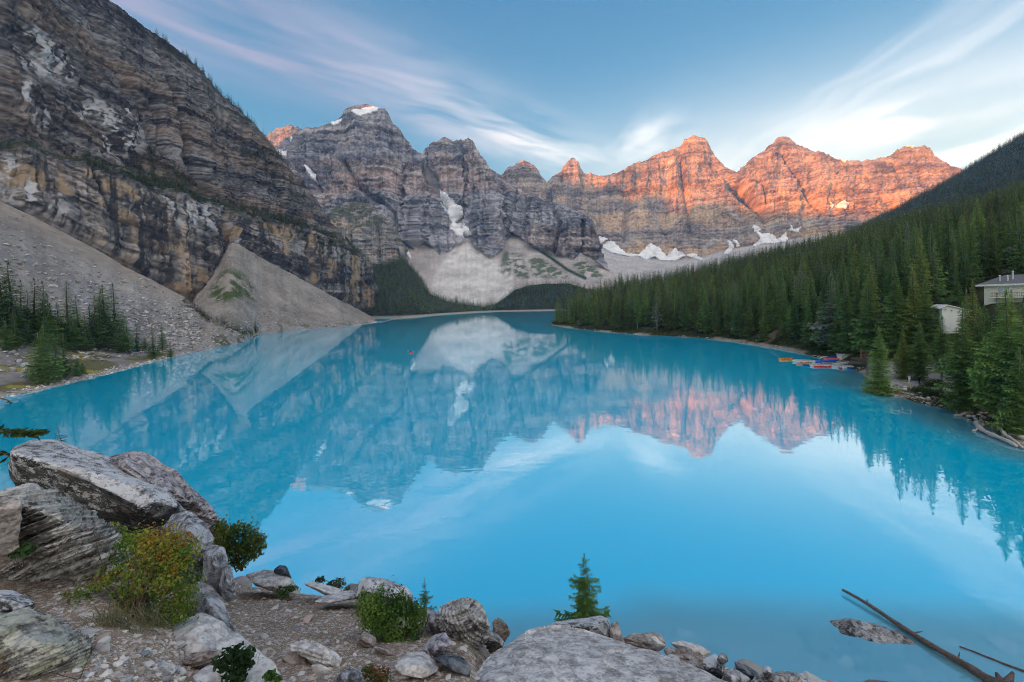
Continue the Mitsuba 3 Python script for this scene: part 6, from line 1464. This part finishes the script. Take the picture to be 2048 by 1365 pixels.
# --- logs in the water at the bottom right
scene['wet_log'] = {'type': 'twosided', 'b': {'type': 'diffuse', 'reflectance': proc(lambda p, n, uv: dmix((0.055, 0.042, 0.038), (0.24, 0.19, 0.165), dfbm(p.x * 3 + p.y * 2, p.y * 9, p.z * 9, 4)))}}
P = np.array([on_plane(x, y, z) for x, y, z in ((1685, 1180, .25), (1760, 1224, .22), (1840, 1278, .2), (1920, 1325, .2), (1975, 1357, .2), (2020, 1384, .2))])
tq = np.linspace(0, 1, 40); ts = np.linspace(0, 1, len(P)); P = np.stack([np.interp(tq, ts, P[:, c]) for c in range(3)], 1)
P[:, 0] += 0.035 * np.sin(tq * 21); P[:, 2] += 0.03 * np.sin(tq * 14)
rr = np.interp(tq, [0, 0.1, 0.6, 0.85, 1], [0.085, 0.11, 0.19, 0.26, 0.5]) * (1 + 0.06 * np.sin(tq * 47))
put('floating_log__stem', trimesh.Trimesh(*tube_mesh(P, rr, 10), process=False), 'wet_log', None, True)
e = P[-3]
for i, (dx, dy, dz) in enumerate(((1.0, 0.5, 0.35), (0.9, -0.3, 0.1), (0.3, 0.7, 0.2), (0.2, -0.9, -0.1))):
    put('floating_log__root' + (f'_{i:03d}' if i else ''), trimesh.Trimesh(*tube_mesh([e, e + C(dx, dy, dz) * 0.5, e + C(dx, dy, dz * 1.2)], [0.3, 0.2, 0.07], 8), process=False), 'wet_log', None, True)
for i, j in enumerate((5, 9, 14, 18, 23, 27, 31)):
    b_ = P[j]; dv = C((-1) ** i * 0.35, 0.25 * (-1) ** (i // 2), 0.18 + 0.05 * (i % 3)); dv /= np.linalg.norm(dv)
    put('floating_log__branch_stub' + (f'_{i:03d}' if i else ''), trimesh.Trimesh(*tube_mesh([b_, b_ + dv * (rr[j] + 0.12 + 0.06 * (i % 3)), b_ + dv * (rr[j] + 0.25 + 0.12 * (i % 3))], [0.05, 0.035, 0.012], 6), process=False), 'wet_log', None, True)
tag('floating_log', 'long dark floating log with a root end at the bottom right', 'log')
a, b = on_plane(1919, 1293, .05), on_plane(2075, 1353, .05)
tq = np.linspace(0, 1, 20)[:, None]; P = a * (1 - tq) + b * tq; P[:, 0] += 0.04 * np.sin(tq[:, 0] * 8)
put('floating_stick', trimesh.Trimesh(*tube_mesh(P, np.linspace(0.035, 0.07, 20), 7), process=False), 'wet_log', None, True); tag('floating_stick', 'thin floating stick right of the long log', 'stick')


# --- loose stones on the path: single ones and a layer of chips
CH = [stone_mesh(800 + i, (0.22, 0.35, 0.5)[i % 3], 0.3, 0.2) for i in range(9)]
chip_spots = [(515, 1272, 12, 'stone_grey'), (610, 1243, 18, 'stone_pink'), (594, 1262, 12, 'stone_blue'), (528, 1277, 14, 'stone_pale'), (548, 1218, 14, 'stone_pale'), (578, 1225, 9, 'stone_pale'), (498, 1207, 6, 'stone_rust'), (650, 1245, 8, 'stone_grey'), (690, 1275, 8, 'stone_pink'), (773, 1342, 12, 'stone_pink'), (757, 1320, 9, 'stone_grey'),
              (390, 1212, 16, 'stone_pale'), (180, 1262, 26, 'stone_grey'), (205, 1278, 20, 'stone_brown'), (355, 1290, 11, 'stone_grey'), (460, 1292, 14, 'stone_pale'), (268, 1272, 8, 'stone_pale'), (210, 1300, 18, 'stone_grey'), (245, 1320, 12, 'stone_pale'), (200, 1330, 11, 'stone_blue'), (280, 1342, 13, 'stone_brown'), (310, 1335, 10, 'stone_pale'),
              (180, 1345, 12, 'stone_pale'), (240, 1352, 12, 'stone_grey'), (330, 1358, 14, 'stone_blue'), (360, 1348, 15, 'stone_pale'), (265, 1360, 9, 'stone_pale'), (900, 1355, 12, 'stone_pale'), (925, 1300, 14, 'stone_pale'), (905, 1290, 12, 'stone_pale'), (940, 1310, 9, 'stone_grey'), (880, 1350, 10, 'stone_grey'), (1000, 1300, 9, 'stone_brown'), (545, 1345, 9, 'stone_grey'), (625, 1360, 12, 'stone_pink'), (600, 1350, 11, 'stone_pale')]
gc = np.random.default_rng(404)
for _ in range(62):
    if gc.random() < 0.62: xx_, yy_, rr_ = gc.uniform(150, 470), gc.uniform(1282, 1364), gc.uniform(7, 19)
    else: xx_, yy_, rr_ = gc.uniform(470, 720), gc.uniform(1205, 1362), gc.uniform(4, 11)
    chip_spots.append((xx_, yy_, rr_, ('stone_pale', 'stone_pale', 'stone_grey', 'stone_brown', 'stone_blue', 'stone_pink')[int(gc.integers(0, 6))]))
stone_tone('stone_brown', (0.42, 0.34, 0.28))
nm = {'stone_pale': 'pale', 'stone_grey': 'grey', 'stone_pink': 'pinkish grey', 'stone_blue': 'dark grey', 'stone_rust': 'orange-brown', 'stone_brown': 'brown'}
for i, (x, y, r, m) in enumerate(chip_spots):
    q = ground_at(x, y); s = r / F * q[1]
    k = num('loose_stone')
    put(k, CH[i % 9], m, place(q[0], q[1], q[2] + 0.1 * s, i * 63, 6 * ((i % 5) - 2)).scale([s, s * 0.9, s]), 30)
    where = (('on the upper dirt path' if y < 1260 else 'low on the dirt path') if 470 < x < 700 else ('near the mossy boulder' if x < 215 else 'among the chips at the bottom left' if y > 1320 else 'by the pale slabs at the bottom left') if x <= 470 else 'in the dirt between the bush and the huge slab')
    sz = 'big' if r >= 14 else 'small' if r >= 8 else 'tiny'
    tag(k, f'{sz} {nm[m]} flat loose stone {where}', 'stone', f'{sz} {nm[m]} loose stones {where}')
strew('stone_chips', 'small stone chips scattered over the dirt path', FG, 9000, sstep(11, 9, FG.P[..., 1]) * (FG.px[..., 1] > 1120) * (0.25 + sstep(1240, 1320, FG.px[..., 1]) * (FG.px[..., 0] < 460) * 2.2 + 0.6 * (fb(FG.P / 0.5, 3, 77) > 0.5)) * (FG.px[..., 0] > 100) * (FG.px[..., 0] < 1500) * (FG.px[..., 1] < 1420), 0.007, 0.06, (0.47, 0.43, 0.40), g, 0.1)

# --- shrubs, small spruces and plants in the foreground
AUTUMN = [(0.05, 0.10, 0.028), (0.085, 0.165, 0.036), (0.12, 0.215, 0.042), (0.18, 0.28, 0.055), (0.27, 0.34, 0.065), (0.36, 0.31, 0.06), (0.34, 0.18, 0.05)]
FRESH = [(0.05, 0.105, 0.030), (0.09, 0.175, 0.042), (0.14, 0.24, 0.055), (0.22, 0.32, 0.075)]
DARKG = [(0.045, 0.075, 0.025), (0.08, 0.125, 0.035), (0.13, 0.18, 0.045), (0.24, 0.26, 0.06), (0.18, 0.12, 0.05)]
def px_masses(items, Y):
    return [at(x, y, Y + dy) for x, y, r, ry_, dy in items], [[r / F * Y, r / F * Y * 0.9, ry_ / F * Y] for x, y, r, ry_, dy in items]
cs, rs = px_masses([(240, 1068, 22, 36, .1), (300, 1088, 62, 48, .1), (262, 1100, 40, 40, .1), (355, 1110, 45, 55, .15), (280, 1150, 85, 55, 0), (340, 1170, 60, 55, 0), (200, 1190, 62, 35, -.1), (280, 1215, 70, 38, -.1), (355, 1215, 42, 35, 0), (150, 1200, 38, 22, -.05)], 4.9)
bush('shrub', ground_at(270, 1240), cs, rs, 13000, 0.036, AUTUMN, 'large yellow-green autumn shrub between the boulders on the left', 'shrub', None, 81, 0.010)
cs, rs = px_masses([(450, 1075, 28, 28, 0), (485, 1070, 32, 30, .1), (505, 1095, 26, 28, 0), (470, 1110, 38, 25, -.05), (440, 1055, 16, 22, .1), (520, 1078, 14, 12, .1)], 8.2)
bush('shrub', at(480, 1140, 8.2), cs, rs, 3200, 0.06, DARKG, 'dark green shrub with yellow tips at the brow above the water', 'shrub', None, 82, 0.012)
cs, rs = px_masses([(775, 1200, 42, 34, .2), (740, 1215, 34, 40, 0), (790, 1235, 52, 45, 0), (760, 1250, 45, 30, -.1), (800, 1275, 42, 30, -.1), (830, 1235, 28, 35, .1), (785, 1298, 24, 14, -.15)], 5.7)
bush('shrub', at(790, 1300, 5.75), cs, rs, 9000, 0.036, FRESH, 'round bright green shrub at the middle of the bottom edge', 'shrub', None, 83, 0.010)
cs, rs = px_masses([(575, 1185, 20, 11, 0), (592, 1192, 14, 10, 0), (560, 1180, 10, 7, 0)], 7.6)
bush('shrub', at(578, 1200, 7.6), cs, rs, 1300, 0.045, [(0.04, 0.08, 0.03), (0.07, 0.13, 0.045), (0.09, 0.16, 0.06)], 'low green juniper tuft on the dirt path', 'shrub', None, 84, 0.008)
cs, rs = px_masses([(455, 1320, 26, 22, 0), (490, 1312, 20, 18, 0), (470, 1350, 24, 18, -.05), (500, 1330, 10, 10, 0), (480, 1292, 9, 10, .05)], 3.75)
bush('leafy_plant', ground_at(470, 1375), cs, rs, 420, 0.058, [(0.035, 0.07, 0.03), (0.06, 0.11, 0.045), (0.10, 0.09, 0.04)], 'broad-leaved low plant with a reddish shoot at the bottom edge', 'plant', None, 85, 0.004)
cs, rs = px_masses([(35, 1105, 22, 16, 0), (50, 1098, 16, 12, 0), (28, 1122, 12, 12, 0)], 4.75)
bush('leafy_plant', at(40, 1140, 4.8), cs, rs, 170, 0.075, [(0.05, 0.10, 0.045), (0.08, 0.15, 0.06)], 'small broad-leaved plant in front of the layered boulder', 'plant', None, 86, 0.004)
cs, rs = px_masses([(740, 1345, 18, 16, 0), (765, 1350, 20, 14, 0), (755, 1362, 24, 12, 0)], 4.2)
bush('leafy_plant', ground_at(755, 1380), cs, rs, 700, 0.030, [(0.06, 0.11, 0.03), (0.10, 0.15, 0.04), (0.24, 0.12, 0.06)], 'low red and green plant at the bottom edge below the round shrub', 'plant', None, 87, 0.004)
cs, rs = px_masses([(540, 1352, 12, 10, 0), (555, 1360, 10, 8, 0)], 3.8)
bush('leafy_plant', ground_at(545, 1378), cs, rs, 90, 0.05, FRESH, 'tiny leafy plant at the bottom edge on the long light slab', 'plant', None, 88, 0.003)
cs, rs = px_masses([(160, 1340, 9, 14, 0), (150, 1352, 10, 8, 0)], 3.7)
bush('leafy_plant', ground_at(155, 1362), cs, rs, 110, 0.03, FRESH, 'tiny green tuft beside the mossy boulder', 'plant', None, 89, 0.003)
cs, rs = px_masses([(672, 1168, 22, 6, 0), (640, 1160, 12, 5, 0), (700, 1176, 12, 5, 0)], 9.0)
bush('shrub', at(672, 1178, 9.0), cs, rs, 600, 0.05, [(0.06, 0.09, 0.04), (0.13, 0.15, 0.08)], 'low grey-green scrub on the brow above the water', 'shrub', None, 90, 0.006)

# little spruces
def twig_spruce(key, base, h, R, seed, label, cols, lean=(0, 0), whorls=24, thin=1.0, bare=0.02):
    (v, f, k), tr = spruce_model(seed, whorls, 7, 9, R=R, bare=bare, power=0.95, ragged=0.55, green=cols[0], tip=cols[1], tiers=2.0)
    m = np.eye(4); m[:3, :3] = [[h, 0, lean[0] * h], [0, h, lean[1] * h], [0, 0, h]]; m[:3, 3] = base
    tw = T4(m.tolist())
    scene[key + '__crown'] = mikit.ply(trimesh.Trimesh(v, f, process=False), 'needles', color=k, to_world=tw)
    scene[key + '__trunk'] = mikit.ply(trimesh.Trimesh(*tr, process=False), 'bark', smooth=True, to_world=tw)
    tag(key, label, 'tree')
twig_spruce('young_spruce', at(1172, 1250, 8.0), 150 / F * 8.0, 0.36, 611, 'young green spruce standing alone behind the huge slab at bottom centre', ((0.075, 0.155, 0.045), (0.19, 0.32, 0.085)))
twig_spruce('young_spruce_001', at(850, 1225, 7.4), 73 / F * 7.4, 0.26, 612, 'thin little spruce right of the round green shrub', ((0.08, 0.15, 0.045), (0.22, 0.30, 0.085)), (0.02, 0), 16)
twig_spruce('young_spruce_002', at(130, 905, 9.8), 60 / F * 9.8, 0.22, 613, 'small bent spruce top behind the big dark boulder', ((0.035, 0.055, 0.022), (0.08, 0.10, 0.035)), (-0.25, 0), 14)
# a spruce outside the left edge whose boughs reach into the picture
def bough(key, pts, r, seed, label, n=150, size=0.16):
    g2 = np.random.default_rng(seed); P = np.array(pts, float); q = np.linspace(0, 1, 24); ts = np.linspace(0, 1, len(P)); P = np.stack([np.interp(q, ts, P[:, c]) for c in range(3)], 1)
    put(key + '__stem', trimesh.Trimesh(*tube_mesh(P, np.linspace(r, r * 0.2, 24), 6), process=False), 'bark', None, True)
    V, Fc, K = [], [], []
    for i in range(n):
        a = g2.random() ** 0.8; j = min(int(a * 23), 22); o = P[j] + (P[j + 1] - P[j]) * g2.random()
        d = (P[j + 1] - P[j]); d /= np.linalg.norm(d); s = g2.normal(size=3); s[2] *= 0.35; d2 = d * 0.7 + s * 0.6; d2 /= np.linalg.norm(d2)
        L_ = size * g2.uniform(0.5, 1.2); w_ = np.cross(d2, g2.normal(size=3)); w_ *= 0.16 * L_ / np.linalg.norm(w_)
        c = np.array([0.05, 0.075, 0.022]) * g2.uniform(0.7, 2.0); k0 = len(V)
        V += [o - w_ * 0.3, o + d2 * L_ * 0.5 + w_, o + d2 * L_, o + d2 * L_ * 0.5 - w_]; K += [c] * 4; Fc += [[k0, k0 + 1, k0 + 2], [k0, k0 + 2, k0 + 3]]
    scene[key + '__needle_sprays'] = mikit.ply(trimesh.Trimesh(V, Fc, process=False), 'needles', color=np.clip(K, 0, 1)); labels[key + '__needle_sprays'] = {'kind': 'stuff'}
    tag(key, label, 'branch')
bough('spruce_bough', [at(-90, 880, 8.8), at(-20, 862, 8.7), at(40, 866, 8.6), at(74, 868, 8.6)], 0.03, 91, 'green spruce bough reaching in at the left edge above the dark boulder', 230, 0.22)
bough('spruce_bough_001', [at(-90, 860, 9.0), at(-30, 890, 8.9), at(20, 915, 8.8), at(28, 930, 8.8)], 0.025, 92, 'lower dead spruce bough at the left edge', 60, 0.16)
bough('spruce_bough_002', [at(-60, 800, 7.0), at(-10, 796, 7.0), at(14, 800, 7.0), at(22, 806, 7.0)], 0.02, 93, 'dark bare branch tip at the left edge over the water', 24, 0.06)

# grass under the big shrub
def grass(key, label, spots, n, hgt, g2, col):
    V, Fc, K = [], [], []
    for x, y, r in spots:
        b0 = ground_at(x, y)
        for _ in range(n):
            o = b0 + C(g2.normal() * r, g2.normal() * r * 0.7, 0.0); a = g2.uniform(0, 6.28); L_ = hgt * g2.uniform(0.5, 1.2)
            d = C(math.cos(a) * g2.uniform(0.4, 1.1), math.sin(a) * 0.6 - 0.3, g2.uniform(0.5, 1.0)); d /= np.linalg.norm(d); s = np.cross(d, [0, 0, 1.0]); s *= 0.0035 / np.linalg.norm(s)
            k0 = len(V); m_ = o + d * L_ * 0.55; e = o + d * L_ - C(0, 0, L_ * 0.35)
            V += [o - s, o + s, m_ + s * 0.8, m_ - s * 0.8, e]; Fc += [[k0, k0 + 1, k0 + 2], [k0, k0 + 2, k0 + 3], [k0 + 3, k0 + 2, k0 + 4]]; K += [np.array(col) * g2.uniform(0.6, 1.5)] * 5
    scene[key] = mikit.ply(trimesh.Trimesh(V, Fc, process=False), 'needles', color=np.clip(K, 0, 1)); tag(key, label, 'grass', kind='stuff')
grass('grass', 'dry grass tufts hanging under the yellow-green shrub', [(225, 1248, .10), (255, 1256, .12), (290, 1252, .10), (340, 1245, .10), (375, 1230, .08), (395, 1215, .07)], 150, 0.24, g, (0.20, 0.19, 0.10))
